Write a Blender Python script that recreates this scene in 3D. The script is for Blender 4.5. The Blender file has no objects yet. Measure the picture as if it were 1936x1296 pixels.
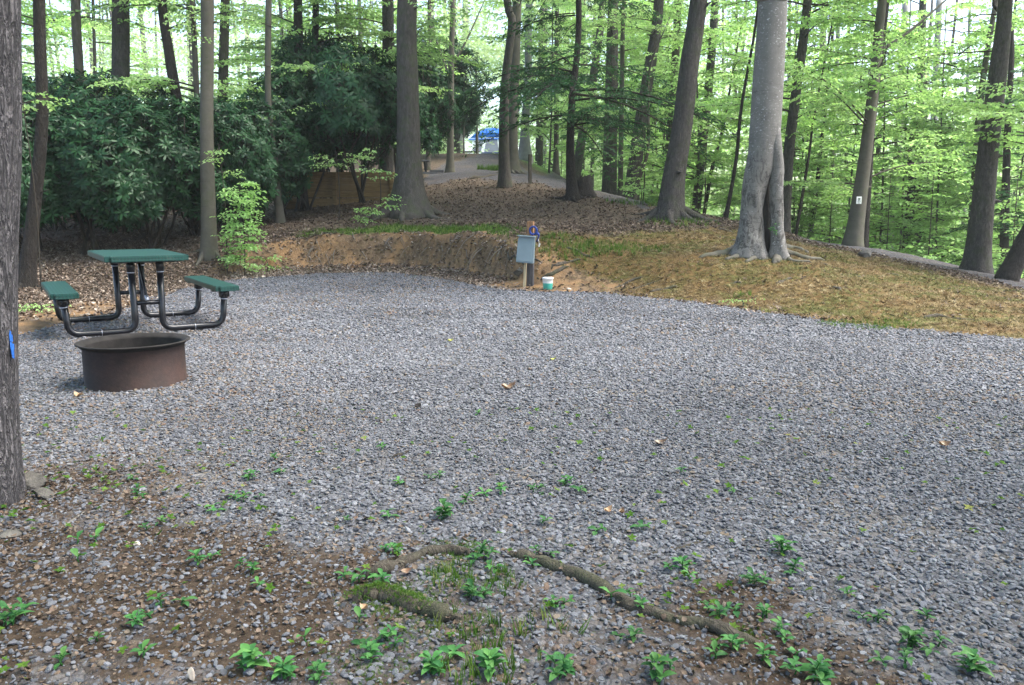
import bpy, bmesh, math, random
import numpy as np
from mathutils import Vector, Matrix, Quaternion

S = bpy.context.scene
COL = S.collection
R = math.radians
PI = math.pi

# ------------------------------------------------------------------ camera, sky, sun, exposure
FPX = 1509.0                       # focal length in photograph pixels (1936 wide)
PITCH = R(9.17)
ROLL = R(0.0)
EYE = 1.155
HAZE = 0.0009
cam = bpy.data.cameras.new("camera")
cam.sensor_width = 36.0
cam.lens = 36.0 * FPX / 1936.0
cam.clip_start = 0.05
cam.clip_end = 500
camo = bpy.data.objects.new("camera", cam)
COL.objects.link(camo)
camo.location = (0, 0, EYE)
camo.rotation_euler = (Matrix.Rotation(PI / 2 - PITCH, 3, 'X') @ Matrix.Rotation(ROLL, 3, 'Z')).to_euler()
S.camera = camo

SUN_EL, SUN_AZ = R(58), R(95)     # azimuth clockwise from +Y (the viewing direction)
w = bpy.data.worlds.new("World")
S.world = w
w.use_nodes = True
nt = w.node_tree
sky = nt.nodes.new("ShaderNodeTexSky")
sky.sky_type = 'NISHITA'
sky.sun_disc = False
sky.sun_elevation = SUN_EL
sky.sun_rotation = SUN_AZ
sky.air_density = 1.0
sky.dust_density = 3.0
sky.ozone_density = 1.0
bg = nt.nodes["Background"]
bg.inputs["Strength"].default_value = 0.15
nt.links.new(sky.outputs[0], bg.inputs["Color"])

sl = bpy.data.lights.new("sun", 'SUN')
sl.energy = 2.4
sl.angle = R(40)
sl.color = (1.0, 0.96, 0.9)
so = bpy.data.objects.new("sun", sl)
COL.objects.link(so)
sd = Vector((math.sin(SUN_AZ) * math.cos(SUN_EL), math.cos(SUN_AZ) * math.cos(SUN_EL), math.sin(SUN_EL)))
so.rotation_euler = sd.to_track_quat('Z', 'Y').to_euler()
so.location = (0, 0, 30)

S.view_settings.view_transform = 'Standard'
S.view_settings.look = 'None'
S.view_settings.exposure = 2.15
S.view_settings.gamma = 1.0
S.cycles.use_denoising = True
S.cycles.max_bounces = 6
S.cycles.diffuse_bounces = 4
S.cycles.glossy_bounces = 2
S.cycles.transmission_bounces = 4
S.cycles.caustics_reflective = False
S.cycles.caustics_refractive = False

# ------------------------------------------------------------------ small maths helpers
_cp, _sp = math.cos(PITCH), math.sin(PITCH)
_cr, _sr = math.cos(ROLL), math.sin(ROLL)
def ray(px, py):
    x, y = px - 968.0, py - 648.0
    r = (x * _cr + y * _sr) / FPX
    u = (x * _sr - y * _cr) / FPX
    return np.array([r, _cp + u * _sp, -_sp + u * _cp])
def P(px, py, depth):
    """World point seen at a photograph pixel, at the given distance along +Y."""
    d = ray(px, py)
    p = d * (depth / d[1])
    return np.array([p[0], p[1], EYE + p[2]])
def flat(px, py, z=0.0):
    d = ray(px, py)
    p = d * ((z - EYE) / d[2])
    return np.array([p[0], p[1], z])
def camdepth(p):
    return p[1] * _cp - (p[2] - EYE) * _sp

def _hash(ix, iy, seed):
    h = (ix * 374761393 + iy * 668265263 + seed * 974711) & 0xffffffff
    h = ((h ^ (h >> 13)) * 1274126177) & 0xffffffff
    return ((h ^ (h >> 16)) & 0xffff) / 65535.0
def vnoise(x, y, seed=0):
    x = np.asarray(x, float); y = np.asarray(y, float)
    ix = np.floor(x).astype(np.int64); iy = np.floor(y).astype(np.int64)
    fx = x - ix; fy = y - iy
    fx = fx * fx * (3 - 2 * fx); fy = fy * fy * (3 - 2 * fy)
    a = _hash(ix, iy, seed); b = _hash(ix + 1, iy, seed)
    c = _hash(ix, iy + 1, seed); d = _hash(ix + 1, iy + 1, seed)
    return (a * (1 - fx) + b * fx) * (1 - fy) + (c * (1 - fx) + d * fx) * fy
def fbm(x, y, seed=0, oct=4):
    t = 0; amp = .5; n = 0
    for o in range(oct):
        t = t + amp * vnoise(x * 2 ** o, y * 2 ** o, seed + o * 17); n += amp; amp *= .5
    return t / n
def sstep(a, b, x):
    t = np.clip((np.asarray(x, float) - a) / (b - a), 0, 1)
    return t * t * (3 - 2 * t)
def seg_dist(X, Y, poly, closed=False):
    """Distance to a polyline (and the index of its nearest segment)."""
    best = np.full(X.shape, 1e9)
    pts = list(poly) + ([poly[0]] if closed else [])
    for (ax, ay), (bx, by) in zip(pts[:-1], pts[1:]):
        dx, dy = bx - ax, by - ay
        t = np.clip(((X - ax) * dx + (Y - ay) * dy) / (dx * dx + dy * dy + 1e-12), 0, 1)
        best = np.minimum(best, np.hypot(X - ax - t * dx, Y - ay - t * dy))
    return best
def inside(X, Y, poly):
    c = np.zeros(X.shape, bool)
    n = len(poly)
    for i in range(n):
        (ax, ay), (bx, by) = poly[i], poly[(i + 1) % n]
        if ay == by: continue
        hit = ((ay > Y) != (by > Y)) & (X < (bx - ax) * (Y - ay) / (by - ay) + ax)
        c ^= hit
    return c
def sdf(X, Y, poly):
    d = seg_dist(X, Y, poly, True)
    return np.where(inside(X, Y, poly), d, -d)

# ------------------------------------------------------------------ terrain
edge_px = [(-400, 690), (-150, 672), (60, 628), (210, 592), (330, 548), (430, 530), (520, 523), (600, 517), (740, 515),
           (830, 524), (900, 538), (960, 549), (1040, 552), (1130, 553), (1300, 571), (1600, 612), (1936, 643), (2300, 668)]
edge = [tuple(flat(*p)[:2]) for p in edge_px]
pad_poly = edge + [(14, -6), (-14, -6)]

ctrl = []
for px, py, d in [(440, 470, 15.2), (560, 444, 16.2), (650, 438, 16.6), (740, 434, 16.8), (830, 437, 15.9), (900, 443, 14.6), (985, 456, 13.3),
                  (1100, 470, 13.4), (1200, 500, 12.4), (1450, 487, 12.8), (1700, 560, 10.0), (1540, 460, 17), (1700, 490, 15.5), (1936, 545, 13),
                  (1520, 450, 18.5), (1700, 478, 17), (1936, 533, 14.6), (1268, 407, 17.5), (1100, 430, 16.6), (950, 400, 19.5), (1390, 425, 17),
                  (1083, 376, 20), (955, 354, 22.5), (972, 329, 26), (993, 301, 36), (930, 290, 58), (870, 312, 40), (1020, 337, 30),
                  (1100, 352, 26), (1200, 380, 22), (775, 406, 18.6), (650, 388, 21.2), (800, 330, 29), (300, 478, 15.4), (100, 478, 15.6), (500, 425, 18.6), (400, 380, 25), (1330, 412, 20)]:
    ctrl.append(P(px, py, d))
ctrl += [np.array(c, float) for c in [
    (-7.4, 11.2, 0.03), (-9, 9, 0.05), (-12, 12, .3), (-14, 25, 1.9), (-20, 40, 3.4), (-35, 60, 5), (-10, 60, 5.8), (-30, 10, .8), (-30, -20, .2),
    (0, -25, 0), (30, -20, -.6), (8, 0, 0), (-8, 0, 0), (-1, 9, 0), (0, 4, 0), (-4, 9.5, 0),
    (7.5, 6.2, -.02), (13, 6, -.3), (20, 12, -1.4), (12, 19, -1.6), (16, 24, -4.2), (9.5, 24, -2.2), (6.5, 27, -1.2), (24, 40, -6.5), (12, 45, -3.0), (40, 60, -7), (40, 20, -5),
    (8, 60, 3.6), (20, 90, -1), (-10, 100, 8), (-60, 90, 7), (60, 100, -6), (60, 0, -4), (-60, 0, 1), (0, 130, 9)] + [(x_, y_, .02) for x_, y_ in edge[1:7:2] + edge[10:17]]]
CT = np.array(ctrl)
def _U(r2):
    return np.where(r2 < 1e-12, 0, .5 * r2 * np.log(np.maximum(r2, 1e-12)))
_n = len(CT)
_K = _U((CT[:, None, 0] - CT[None, :, 0]) ** 2 + (CT[:, None, 1] - CT[None, :, 1]) ** 2) + np.eye(_n) * 0.02
_A = np.zeros((_n + 3, _n + 3)); _A[:_n, :_n] = _K
_A[:_n, _n] = 1; _A[:_n, _n + 1] = CT[:, 0]; _A[:_n, _n + 2] = CT[:, 1]; _A[_n:, :_n] = _A[:_n, _n:].T
_W = np.linalg.solve(_A, np.concatenate([CT[:, 2], [0, 0, 0]]))
def hill(X, Y):
    X = np.clip(X, -60, 60); Y = np.clip(Y, -25, 130)
    z = _W[_n] + _W[_n + 1] * X + _W[_n + 2] * Y
    for i in range(_n):
        z = z + _W[i] * _U((X - CT[i, 0]) ** 2 + (Y - CT[i, 1]) ** 2)
    return z
bank_line = [tuple(flat(*p)[:2]) for p in [(520, 523), (600, 517), (740, 515), (830, 524), (890, 536), (935, 545)]]
def ground(X, Y, detail=True):
    X = np.asarray(X, float); Y = np.asarray(Y, float)
    sh = X.shape
    X = np.atleast_1d(X); Y = np.atleast_1d(Y)
    s = -sdf(X, Y, pad_poly)                          # positive outside the gravel pad
    near = 1 - sstep(.35, 1.7, seg_dist(X, Y, bank_line))
    wob = (fbm(X * 1.7, Y * 1.7, 5) - .5) * .35 * near
    sb = s + wob
    pb = .16 * sstep(0, .55, sb) + .84 * sstep(.50, .74, sb)
    pl = sstep(-.15, 1.5, s)
    wgt = pb * near + pl * (1 - near)
    h = hill(X, Y)
    rough = (fbm(X * .9, Y * .9, 11) - .5) * .10 + (fbm(X * 4, Y * 4, 12) - .5) * .04
    pad = (fbm(X * .6, Y * .6, 21) - .5) * .035 + (fbm(X * 5, Y * 5, 22) - .5) * .012
    face = near * sstep(.1, .5, wgt) * (1 - sstep(.8, 1, wgt))
    z = pad * (1 - wgt) + (h + rough * sstep(0, 2, s)) * wgt
    z = z + face * (fbm(X * 5, Y * 5, 31) - .5) * .40
    return float(z[0]) if sh == () else z.reshape(sh)
def gz(x, y):
    return float(ground(np.array([x]), np.array([y]))[0])
def G(px, py, dmin=1.6, dmax=90):
    """First ground point met by the line of sight through a photograph pixel."""
    d = ray(px, py)
    Yd = np.geomspace(dmin, dmax, 500)
    X = d[0] / d[1] * Yd; Z = EYE + d[2] / d[1] * Yd
    g = ground(X, Yd)
    k = np.argmax(Z <= g)
    if not (Z <= g).any(): k = len(Yd) - 1
    if k == 0: return np.array([X[0], Yd[0], g[0]])
    a, b = Z[k - 1] - g[k - 1], g[k] - Z[k]
    t = a / (a + b + 1e-9)
    y = Yd[k - 1] * (1 - t) + Yd[k] * t
    x = d[0] / d[1] * y
    return np.array([x, y, gz(x, y)])

# ------------------------------------------------------------------ mesh helpers
class MB:
    """Collects pieces of one mesh."""
    def __init__(s):
        s.v = []; s.q = []; s.t = []; s.qm = []; s.tm = []; s.n = 0; s.qa = []; s.ta = []
    def add(s, v, q=None, t=None, mat=0, attr=None):
        v = np.asarray(v, float).reshape(-1, 3)
        if q is not None and len(q):
            q = np.asarray(q, int).reshape(-1, 4) + s.n
            s.q.append(q); s.qm.append(np.full(len(q), mat))
            s.qa.append(np.full(len(q), .5) if attr is None else np.broadcast_to(attr, (len(q),)))
        if t is not None and len(t):
            t = np.asarray(t, int).reshape(-1, 3) + s.n
            s.t.append(t); s.tm.append(np.full(len(t), mat))
            s.ta.append(np.full(len(t), .5) if attr is None else np.broadcast_to(attr, (len(t),)))
        s.v.append(v); s.n += len(v)
    def mesh(s, name, mats, smooth=True, loose=None):
        v = np.concatenate(s.v) if s.v else np.zeros((0, 3))
        q = np.concatenate(s.q) if s.q else np.zeros((0, 4), int)
        t = np.concatenate(s.t) if s.t else np.zeros((0, 3), int)
        m = bpy.data.meshes.new(name)
        m.vertices.add(len(v)); m.vertices.foreach_set("co", v.ravel().astype(np.float32))
        nl = len(q) * 4 + len(t) * 3; nf = len(q) + len(t)
        m.loops.add(nl); m.polygons.add(nf)
        m.loops.foreach_set("vertex_index", np.concatenate([q.ravel(), t.ravel()]).astype(np.int32))
        st = np.concatenate([np.arange(len(q)) * 4, len(q) * 4 + np.arange(len(t)) * 3]).astype(np.int32)
        m.polygons.foreach_set("loop_start", st)
        mi = np.concatenate([np.concatenate(s.qm) if s.qm else np.zeros(0), np.concatenate(s.tm) if s.tm else np.zeros(0)]).astype(np.int32)
        for x in (mats if isinstance(mats, (list, tuple)) else [mats]): m.materials.append(x)
        m.polygons.foreach_set("material_index", mi)
        sm = smooth if not isinstance(smooth, (list, tuple)) else None
        if sm is None: m.polygons.foreach_set("use_smooth", np.array(smooth)[mi])
        else: m.polygons.foreach_set("use_smooth", np.full(nf, bool(smooth)))
        at = m.attributes.new("tint", 'FLOAT', 'FACE')
        at.data.foreach_set("value", np.concatenate([np.concatenate(s.qa) if s.qa else np.zeros(0), np.concatenate(s.ta) if s.ta else np.zeros(0)]).astype(np.float32))
        m.update(calc_edges=True)
        return m
    def build(s, name, mats, parent=None, smooth=True):
        o = bpy.data.objects.new(name, s.mesh(name, mats, smooth))
        COL.objects.link(o)
        if parent is not None: o.parent = parent
        return o

def frames(path):
    path = np.asarray(path, float)
    T = np.gradient(path, axis=0)
    T /= np.linalg.norm(T, axis=1)[:, None] + 1e-12
    ref = np.array([0, 0, 1.0]) if abs(T[0][2]) < .9 else np.array([1.0, 0, 0])
    N = np.zeros_like(path); B = np.zeros_like(path)
    for i in range(len(path)):
        n = ref - T[i] * ref.dot(T[i]); n /= np.linalg.norm(n) + 1e-12
        N[i] = n; B[i] = np.cross(T[i], n); ref = n
    return T, N, B
def tube(mb, path, rad, sides=8, mat=0, cap=True, rmod=None, attr=None):
    path = np.asarray(path, float); k = len(path)
    rad = np.broadcast_to(np.asarray(rad, float), (k,))
    T, N, B = frames(path)
    a = np.arange(sides) * 2 * PI / sides
    rr = rad[:, None] * (np.ones((k, sides)) if rmod is None else rmod)
    v = path[:, None, :] + rr[:, :, None] * (np.cos(a)[None, :, None] * N[:, None, :] + np.sin(a)[None, :, None] * B[:, None, :])
    i = np.arange(k - 1)[:, None] * sides; j = np.arange(sides)[None, :]; j2 = (j + 1) % sides
    q = np.stack([i + j, i + j2, i + sides + j2, i + sides + j], -1).reshape(-1, 4)
    v = v.reshape(-1, 3); t = []
    if cap:
        c0 = len(v); v = np.vstack([v, path[0], path[-1]])
        for s_ in range(sides):
            t.append((c0, (s_ + 1) % sides, s_))
            t.append((c0 + 1, (k - 1) * sides + s_, (k - 1) * sides + (s_ + 1) % sides))
    mb.add(v, q, t, mat, attr)
def box(mb, c, size, rot=0.0, mat=0, bev=0.0, M=None):
    bm = bmesh.new()
    bmesh.ops.create_cube(bm, size=1.0)
    for v in bm.verts: v.co = Vector((v.co.x * size[0], v.co.y * size[1], v.co.z * size[2]))
    if bev: bmesh.ops.bevel(bm, geom=list(bm.edges), offset=bev, segments=2, affect='EDGES', profile=.6)
    mt = (M if M is not None else Matrix.Rotation(rot, 4, 'Z'))
    add_bm(mb, bm, Matrix.Translation(Vector(c)) @ mt, mat)
def add_bm(mb, bm, mt=None, mat=0):
    if mt is not None: bm.transform(mt)
    bm.verts.index_update()
    tri = [f for f in bm.faces if len(f.verts) not in (3, 4)]
    if tri: bmesh.ops.triangulate(bm, faces=tri)
    v = [tuple(x.co) for x in bm.verts]
    q = [[x.index for x in f.verts] for f in bm.faces if len(f.verts) == 4]
    t = [[x.index for x in f.verts] for f in bm.faces if len(f.verts) == 3]
    mb.add(v, q, t, mat); bm.free()
def smoothpath(pts, n=24):
    """Catmull-Rom through the points."""
    p = np.asarray(pts, float)
    p = np.vstack([2 * p[0] - p[1], p, 2 * p[-1] - p[-2]])
    out = []
    m = len(p) - 3
    for u in np.linspace(0, m - 1e-6, n):
        i = int(u); t = u - i
        a, b, c, d = p[i:i + 4]
        out.append(.5 * ((2 * b) + (c - a) * t + (2 * a - 5 * b + 4 * c - d) * t * t + (3 * b - a - 3 * c + d) * t ** 3))
    return np.array(out)
def thing(name, label, cat, loc=(0, 0, 0), rz=0, group=None):
    o = bpy.data.objects.new(name, None); COL.objects.link(o)
    o.location = loc; o.rotation_euler = (0, 0, rz); o.empty_display_size = .2
    return tag(o, label, cat, group)
def tag(o, label, cat, group=None, kind=None):
    if label: o["label"] = label
    if cat: o["category"] = cat
    if group: o["group"] = group
    if kind: o["kind"] = kind
    return o

# ------------------------------------------------------------------ material helpers
class NT:
    def __init__(s, name):
        s.m = bpy.data.materials.new(name); s.m.use_nodes = True
        s.t = s.m.node_tree; s.t.nodes.clear()
        s.out = s.n("ShaderNodeOutputMaterial")
    def n(s, typ, **kw):
        x = s.t.nodes.new(typ)
        for k, v in kw.items(): setattr(x, k, v)
        return x
    def l(s, a, b): s.t.links.new(a, b)
    def coord(s, scale=(1, 1, 1), kind="Object"):
        c = s.n("ShaderNodeTexCoord"); m = s.n("ShaderNodeMapping"); m.inputs["Scale"].default_value = scale
        s.l(c.outputs[kind], m.inputs["Vector"]); return m.outputs[0]
    def pos(s, scale=(1, 1, 1)):
        c = s.n("ShaderNodeNewGeometry"); m = s.n("ShaderNodeMapping"); m.inputs["Scale"].default_value = scale
        s.l(c.outputs["Position"], m.inputs["Vector"]); return m.outputs[0]
    def noise(s, vec, scale, detail=4, rough=.6, dist=0):
        x = s.n("ShaderNodeTexNoise"); x.inputs["Scale"].default_value = scale; x.inputs["Detail"].default_value = detail
        x.inputs["Roughness"].default_value = rough; x.inputs["Distortion"].default_value = dist
        s.l(vec, x.inputs["Vector"]); return x.outputs["Fac"]
    def voro(s, vec, scale, feature='F1', out="Distance", rand=1.0):
        x = s.n("ShaderNodeTexVoronoi", feature=feature); x.inputs["Scale"].default_value = scale
        x.inputs["Randomness"].default_value = rand
        s.l(vec, x.inputs["Vector"]); return x.outputs[out]
    def ramp(s, fac, stops, interp='LINEAR'):
        x = s.n("ShaderNodeValToRGB"); e = x.color_ramp; e.interpolation = interp
        while len(e.elements) < len(stops): e.elements.new(.5)
        for el, (p, c) in zip(e.elements, stops):
            el.position = p; el.color = (c[0], c[1], c[2], 1) if not isinstance(c, (int, float)) else (c, c, c, 1)
        s.l(fac, x.inputs[0]); return x.outputs[0]
    def mix(s, fac, a, b, blend='MIX'):
        x = s.n("ShaderNodeMix", data_type='RGBA', blend_type=blend)
        for sock, v in ((x.inputs[0], fac), (x.inputs[6], a), (x.inputs[7], b)):
            if isinstance(v, (int, float)): sock.default_value = v
            elif isinstance(v, tuple): sock.default_value = (*v, 1)
            else: s.l(v, sock)
        return x.outputs[2]
    def math(s, op, a, b=0.0, clamp=False):
        x = s.n("ShaderNodeMath", operation=op); x.use_clamp = clamp
        for sock, v in ((x.inputs[0], a), (x.inputs[1], b)):
            if isinstance(v, (int, float)): sock.default_value = v
            else: s.l(v, sock)
        return x.outputs[0]
    def attr(s, name, typ='GEOMETRY'):
        x = s.n("ShaderNodeAttribute", attribute_type=typ, attribute_name=name); return x.outputs["Fac"]
    def bump(s, h, strength=.5, dist=.02):
        x = s.n("ShaderNodeBump"); x.inputs["Strength"].default_value = strength; x.inputs["Distance"].default_value = dist
        s.l(h, x.inputs["Height"]); return x.outputs[0]
    def pbr(s, col, rough=.8, normal=None, metal=0, spec=.3):
        b = s.n("ShaderNodeBsdfPrincipled")
        for sock, v in ((b.inputs["Base Color"], col), (b.inputs["Roughness"], rough), (b.inputs["Metallic"], metal), (b.inputs["Specular IOR Level"], spec)):
            if isinstance(v, (int, float)): sock.default_value = v
            elif isinstance(v, tuple): sock.default_value = (*v, 1)
            else: s.l(v, sock)
        if normal is not None: s.l(normal, b.inputs["Normal"])
        s.l(b.outputs[0], s.out.inputs[0]); return s.m

def simple(name, col, rough=.6, metal=0, spec=.4, var=.15, scale=30, bump=0.0):
    t = NT(name); v = t.coord()
    f = t.noise(v, scale, 4)
    c = t.ramp(f, [(.3, tuple(x * (1 - var) for x in col)), (.7, tuple(min(1, x * (1 + var)) for x in col))])
    nrm = t.bump(t.noise(v, scale * 3, 3), bump, .004) if bump else None
    return t.pbr(c, rough, nrm, metal, spec)

def leaf_mat(name, c0, c1, c2, trans=.5, gloss=.06, rough=.5, objvar=.25):
    t = NT(name)
    a = t.attr("tint")
    col = t.ramp(a, [(0, c0), (.5, c1), (1, c2)])
    oi = t.n("ShaderNodeObjectInfo")
    hs = t.n("ShaderNodeHueSaturation")
    val = t.math('ADD', t.math('MULTIPLY', oi.outputs["Random"], objvar * 2), 1 - objvar)
    t.l(val, hs.inputs["Value"]); t.l(col, hs.inputs["Color"])
    col = hs.outputs[0]
    d = t.n("ShaderNodeBsdfDiffuse"); t.l(col, d.inputs[0])
    tr = t.n("ShaderNodeBsdfTranslucent")
    t.l(t.mix(1.0, col, (1.0, 1.0, .8), 'MULTIPLY'), tr.inputs[0])
    m = t.n("ShaderNodeMixShader"); m.inputs[0].default_value = trans
    t.l(d.outputs[0], m.inputs[1]); t.l(tr.outputs[0], m.inputs[2])
    g = t.n("ShaderNodeBsdfGlossy"); g.inputs["Roughness"].default_value = rough; g.inputs["Color"].default_value = (.85, .95, .85, 1)
    fr = t.n("ShaderNodeLayerWeight"); fr.inputs["Blend"].default_value = .2
    m2 = t.n("ShaderNodeMixShader")
    t.l(t.math('ADD', t.math('MULTIPLY', fr.outputs["Fresnel"], gloss * 2), gloss), m2.inputs[0])
    t.l(m.outputs[0], m2.inputs[1]); t.l(g.outputs[0], m2.inputs[2])
    t.l(m2.outputs[0], t.out.inputs[0]); return t.m

def bark_mat(name, dark, light, furrow=1.0, vs=14, zs=2.0, spots=None, rough=.9, band=0.0, moss=0.0, knots=False):
    t = NT(name); v = t.coord((1, 1, zs / vs))
    rid = t.noise(t.coord((1, 1, .17)), vs, 4, .6, 1.4)
    f = t.math('MULTIPLY', t.math('ABSOLUTE', t.math('SUBTRACT', rid, .5)), 2.2)
    f = t.math('MULTIPLY', f, t.ramp(t.noise(t.coord((1, 1, .55)), vs * .55, 3, .6), [(.36, .25), (.5, 1.0)]))
    n1 = t.noise(v, vs * .7, 5, .65, .4)
    n2 = t.noise(t.coord(), 1.3, 4)
    h = t.math('ADD', t.math('MULTIPLY', t.math('MINIMUM', f, .25), 2.2 * furrow), n1)
    c = t.ramp(h, [(.25, dark), (.95, light)])
    c = t.mix(t.ramp(n2, [(.4, 0.0), (.7, .45)]), c, tuple(x * .6 for x in light))
    if band:
        b = t.noise(t.coord((1, 1, 9)), 3.2, 5, .7, .6)
        c = t.mix(t.ramp(b, [(.58, 0.0), (.66, band)]), c, tuple(x * .45 for x in dark))
    if spots:
        s1 = t.noise(t.coord((1, 1, 1.6)), 26, 3, .7)
        reg = t.noise(t.coord((1, 1, .5)), 2.0, 3)
        c = t.mix(t.math('MULTIPLY', t.ramp(s1, [(.60, 0.0), (.66, .85)]), t.ramp(reg, [(.4, .15), (.6, 1.0)])), c, spots)
        s2 = t.noise(t.coord((1, 1, 2.5)), 17, 3, .7)
        c = t.mix(t.ramp(s2, [(.66, 0.0), (.72, .7)]), c, tuple(x * .35 for x in dark))
    if knots:
        sx = t.n("ShaderNodeSeparateXYZ"); t.l(t.coord(), sx.inputs[0])
        low = t.ramp(t.math('MULTIPLY', sx.outputs[2], .5), [(.0, 1.0), (.72, .75), (.95, .0)])
        kn = t.noise(t.coord((1, 1, .45)), 11, 6, .75, 1.2)
        c = t.mix(t.math('MULTIPLY', low, t.ramp(kn, [(.40, .85), (.50, 0.0)])), c, tuple(x * .25 for x in dark))
        kh = t.noise(t.coord((1, 1, 4)), 7, 5, .7, 1.0)
        c = t.mix(t.math('MULTIPLY', low, t.ramp(kh, [(.34, .8), (.41, 0.0)])), c, tuple(x * .25 for x in dark))
        h = t.math('ADD', h, t.math('MULTIPLY', kn, t.math('MULTIPLY', low, 1.5)))
    if moss:
        mm = t.noise(t.coord(), 5, 4)
        c = t.mix(t.ramp(mm, [(.5, 0.0), (.62, moss)]), c, (.05, .075, .02))
    nr = t.bump(h, .9 * min(1, furrow + .3), .03 * furrow + .006)
    return t.pbr(c, rough, nr, 0, .2)
# ------------------------------------------------------------------ materials
M = {}
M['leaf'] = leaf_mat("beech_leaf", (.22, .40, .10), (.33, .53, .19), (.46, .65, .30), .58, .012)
M['leaf_far'] = leaf_mat("far_leaf", (.34, .49, .23), (.47, .62, .34), (.58, .71, .45), .52, .012)  # paler than the near leaf: bright, veiled distance painted into the colour
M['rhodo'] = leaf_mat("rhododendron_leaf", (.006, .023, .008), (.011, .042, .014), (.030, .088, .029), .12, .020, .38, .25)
M['hemlock'] = leaf_mat("hemlock_needle", (.02, .06, .022), (.035, .10, .038), (.07, .16, .06), .3, .01, .5, .1)
M['weed'] = leaf_mat("weed_leaf", (.026, .105, .030), (.052, .165, .042), (.10, .23, .06), .35, .012, .5, .3)
M['grass'] = leaf_mat("grass_blade", (.06, .14, .02), (.10, .22, .035), (.17, .28, .06), .35, .03, .5, .1)
M['bark_dark'] = bark_mat("bark_dark", (.012, .010, .009), (.05, .043, .038), 1.0, 26, 5)
M['bark_old'] = bark_mat("bark_old", (.012, .011, .013), (.15, .138, .142), 1.2, 34, 11)
M['bark_oak'] = bark_mat("bark_oak", (.02, .018, .017), (.105, .095, .088), 1.0, 34, 7, moss=.25)
M['bark_brown'] = bark_mat("bark_brown", (.030, .026, .022), (.11, .097, .083), .5, 20, 6, moss=.3)
M['bark_smooth'] = bark_mat("bark_smooth", (.065, .06, .048), (.125, .115, .093), .15, 9, 9, band=.3, moss=.2)
M['bark_beech'] = bark_mat("bark_beech", (.11, .105, .097), (.20, .192, .18), .12, 8, 8, spots=(.46, .47, .46), band=.5, knots=True)
M['bark_pale'] = bark_mat("bark_pale", (.15, .15, .14), (.28, .275, .26), .2, 9, 9)  # light grey bark, made paler to paint in the overexposed distance
M['twig'] = bark_mat("twig_bark", (.02, .017, .013), (.06, .05, .04), .3, 30, 8)
M['root'] = bark_mat("root_bark", (.028, .023, .017), (.105, .09, .07), .5, 30, 12, moss=.22)
M['root_grey'] = bark_mat("grey_root_bark", (.09, .08, .07), (.24, .22, .19), .4, 30, 12)

M['soot_and_hollow_shade'] = simple("soot_and_hollow_shade", (.02, .018, .017), .9, 0, .2, .4, 12, .5)  # fire soot; also the near-black that paints shade into the beech hollow

# ground sheet: each patch keeps its own colour; masks are stored on the mesh
t = NT("forest_floor")
p1 = t.pos(); 
vg = t.voro(p1, 34, 'F1', 'Color'); vd = t.voro(p1, 34, 'DISTANCE_TO_EDGE')
bw = t.n("ShaderNodeSeparateColor"); t.l(vg, bw.inputs[0])
stone = t.ramp(bw.outputs[0], [(0, (.06, .06, .066)), (.4, (.11, .11, .12)), (.75, (.15, .15, .165)), (.93, (.20, .195, .20)), (1, (.17, .13, .09))])
stone = t.mix(t.ramp(vd, [(0, .45), (.12, 0.0)]), stone, (.05, .045, .042))
stone = t.mix(t.ramp(t.noise(p1, 1.1, 4), [(.5, 0.0), (.72, .45)]), stone, (.20, .165, .125))
vl = t.voro(t.pos((1, 1.3, 1)), 42, 'F1', 'Color')
bl = t.n("ShaderNodeSeparateColor"); t.l(vl, bl.inputs[0])
litter = t.ramp(bl.outputs[1], [(0, (.042, .031, .021)), (.45, (.082, .060, .041)), (.8, (.14, .105, .075)), (1, (.20, .16, .12))])
ln = t.noise(p1, 7, 6, .7)
litter = t.mix(t.ramp(ln, [(.35, .55), (.65, 0.0)]), litter, (.03, .021, .015))
gold = t.ramp(t.noise(p1, 26, 6, .75), [(.25, (.04, .023, .009)), (.45, (.095, .058, .022)), (.62, (.15, .098, .038)), (.8, (.22, .165, .085))])
mossn = t.noise(p1, 1.5, 5, .65)
gold = t.mix(t.ramp(mossn, [(.48, 0.0), (.62, .75)]), gold, t.ramp(t.noise(p1, 40, 4), [(.3, (.03, .033, .009)), (.7, (.095, .10, .025))]))
gold = t.mix(t.ramp(t.noise(p1, 3.1, 5, .7), [(.55, 0.0), (.72, .7)]), gold, (.085, .05, .03))
soil = t.ramp(t.noise(p1, 13, 9, .8), [(.28, (.04, .026, .016)), (.5, (.125, .084, .050)), (.7, (.26, .185, .115))])
soil = t.mix(t.ramp(t.noise(p1, 1.9, 4), [(.45, 0.0), (.65, .55)]), soil, (.36, .205, .09))
grass = t.ramp(t.noise(p1, 14, 5), [(.3, (.05, .09, .015)), (.7, (.16, .20, .05))])
fine = t.noise(p1, 5, 5, .7)
def mask(name, k=.55):
    a = t.attr(name)
    return t.math('MULTIPLY', t.math('SUBTRACT', t.math('ADD', a, t.math('MULTIPLY', t.math('SUBTRACT', fine, .5), k * 2)), .35), 3.3, True)
under = t.ramp(t.noise(p1, 3, 5, .7), [(.3, (.05, .10, .02)), (.7, (.14, .24, .06))])
col = t.mix(mask("gold"), litter, gold)
col = t.mix(mask("soil"), col, soil)
hum = t.ramp(t.noise(p1, 30, 8, .8), [(.3, (.018, .013, .010)), (.5, (.05, .035, .024)), (.7, (.11, .08, .057))])
col = t.mix(mask("bare", .4), col, hum)
col = t.mix(mask("grassy"), col, grass)
col = t.mix(mask("under"), col, under)
col = t.mix(mask("gravel"), col, t.mix(t.attr("path"), stone, t.mix(1.0, stone, (.62, .60, .60), 'MULTIPLY')))
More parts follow.
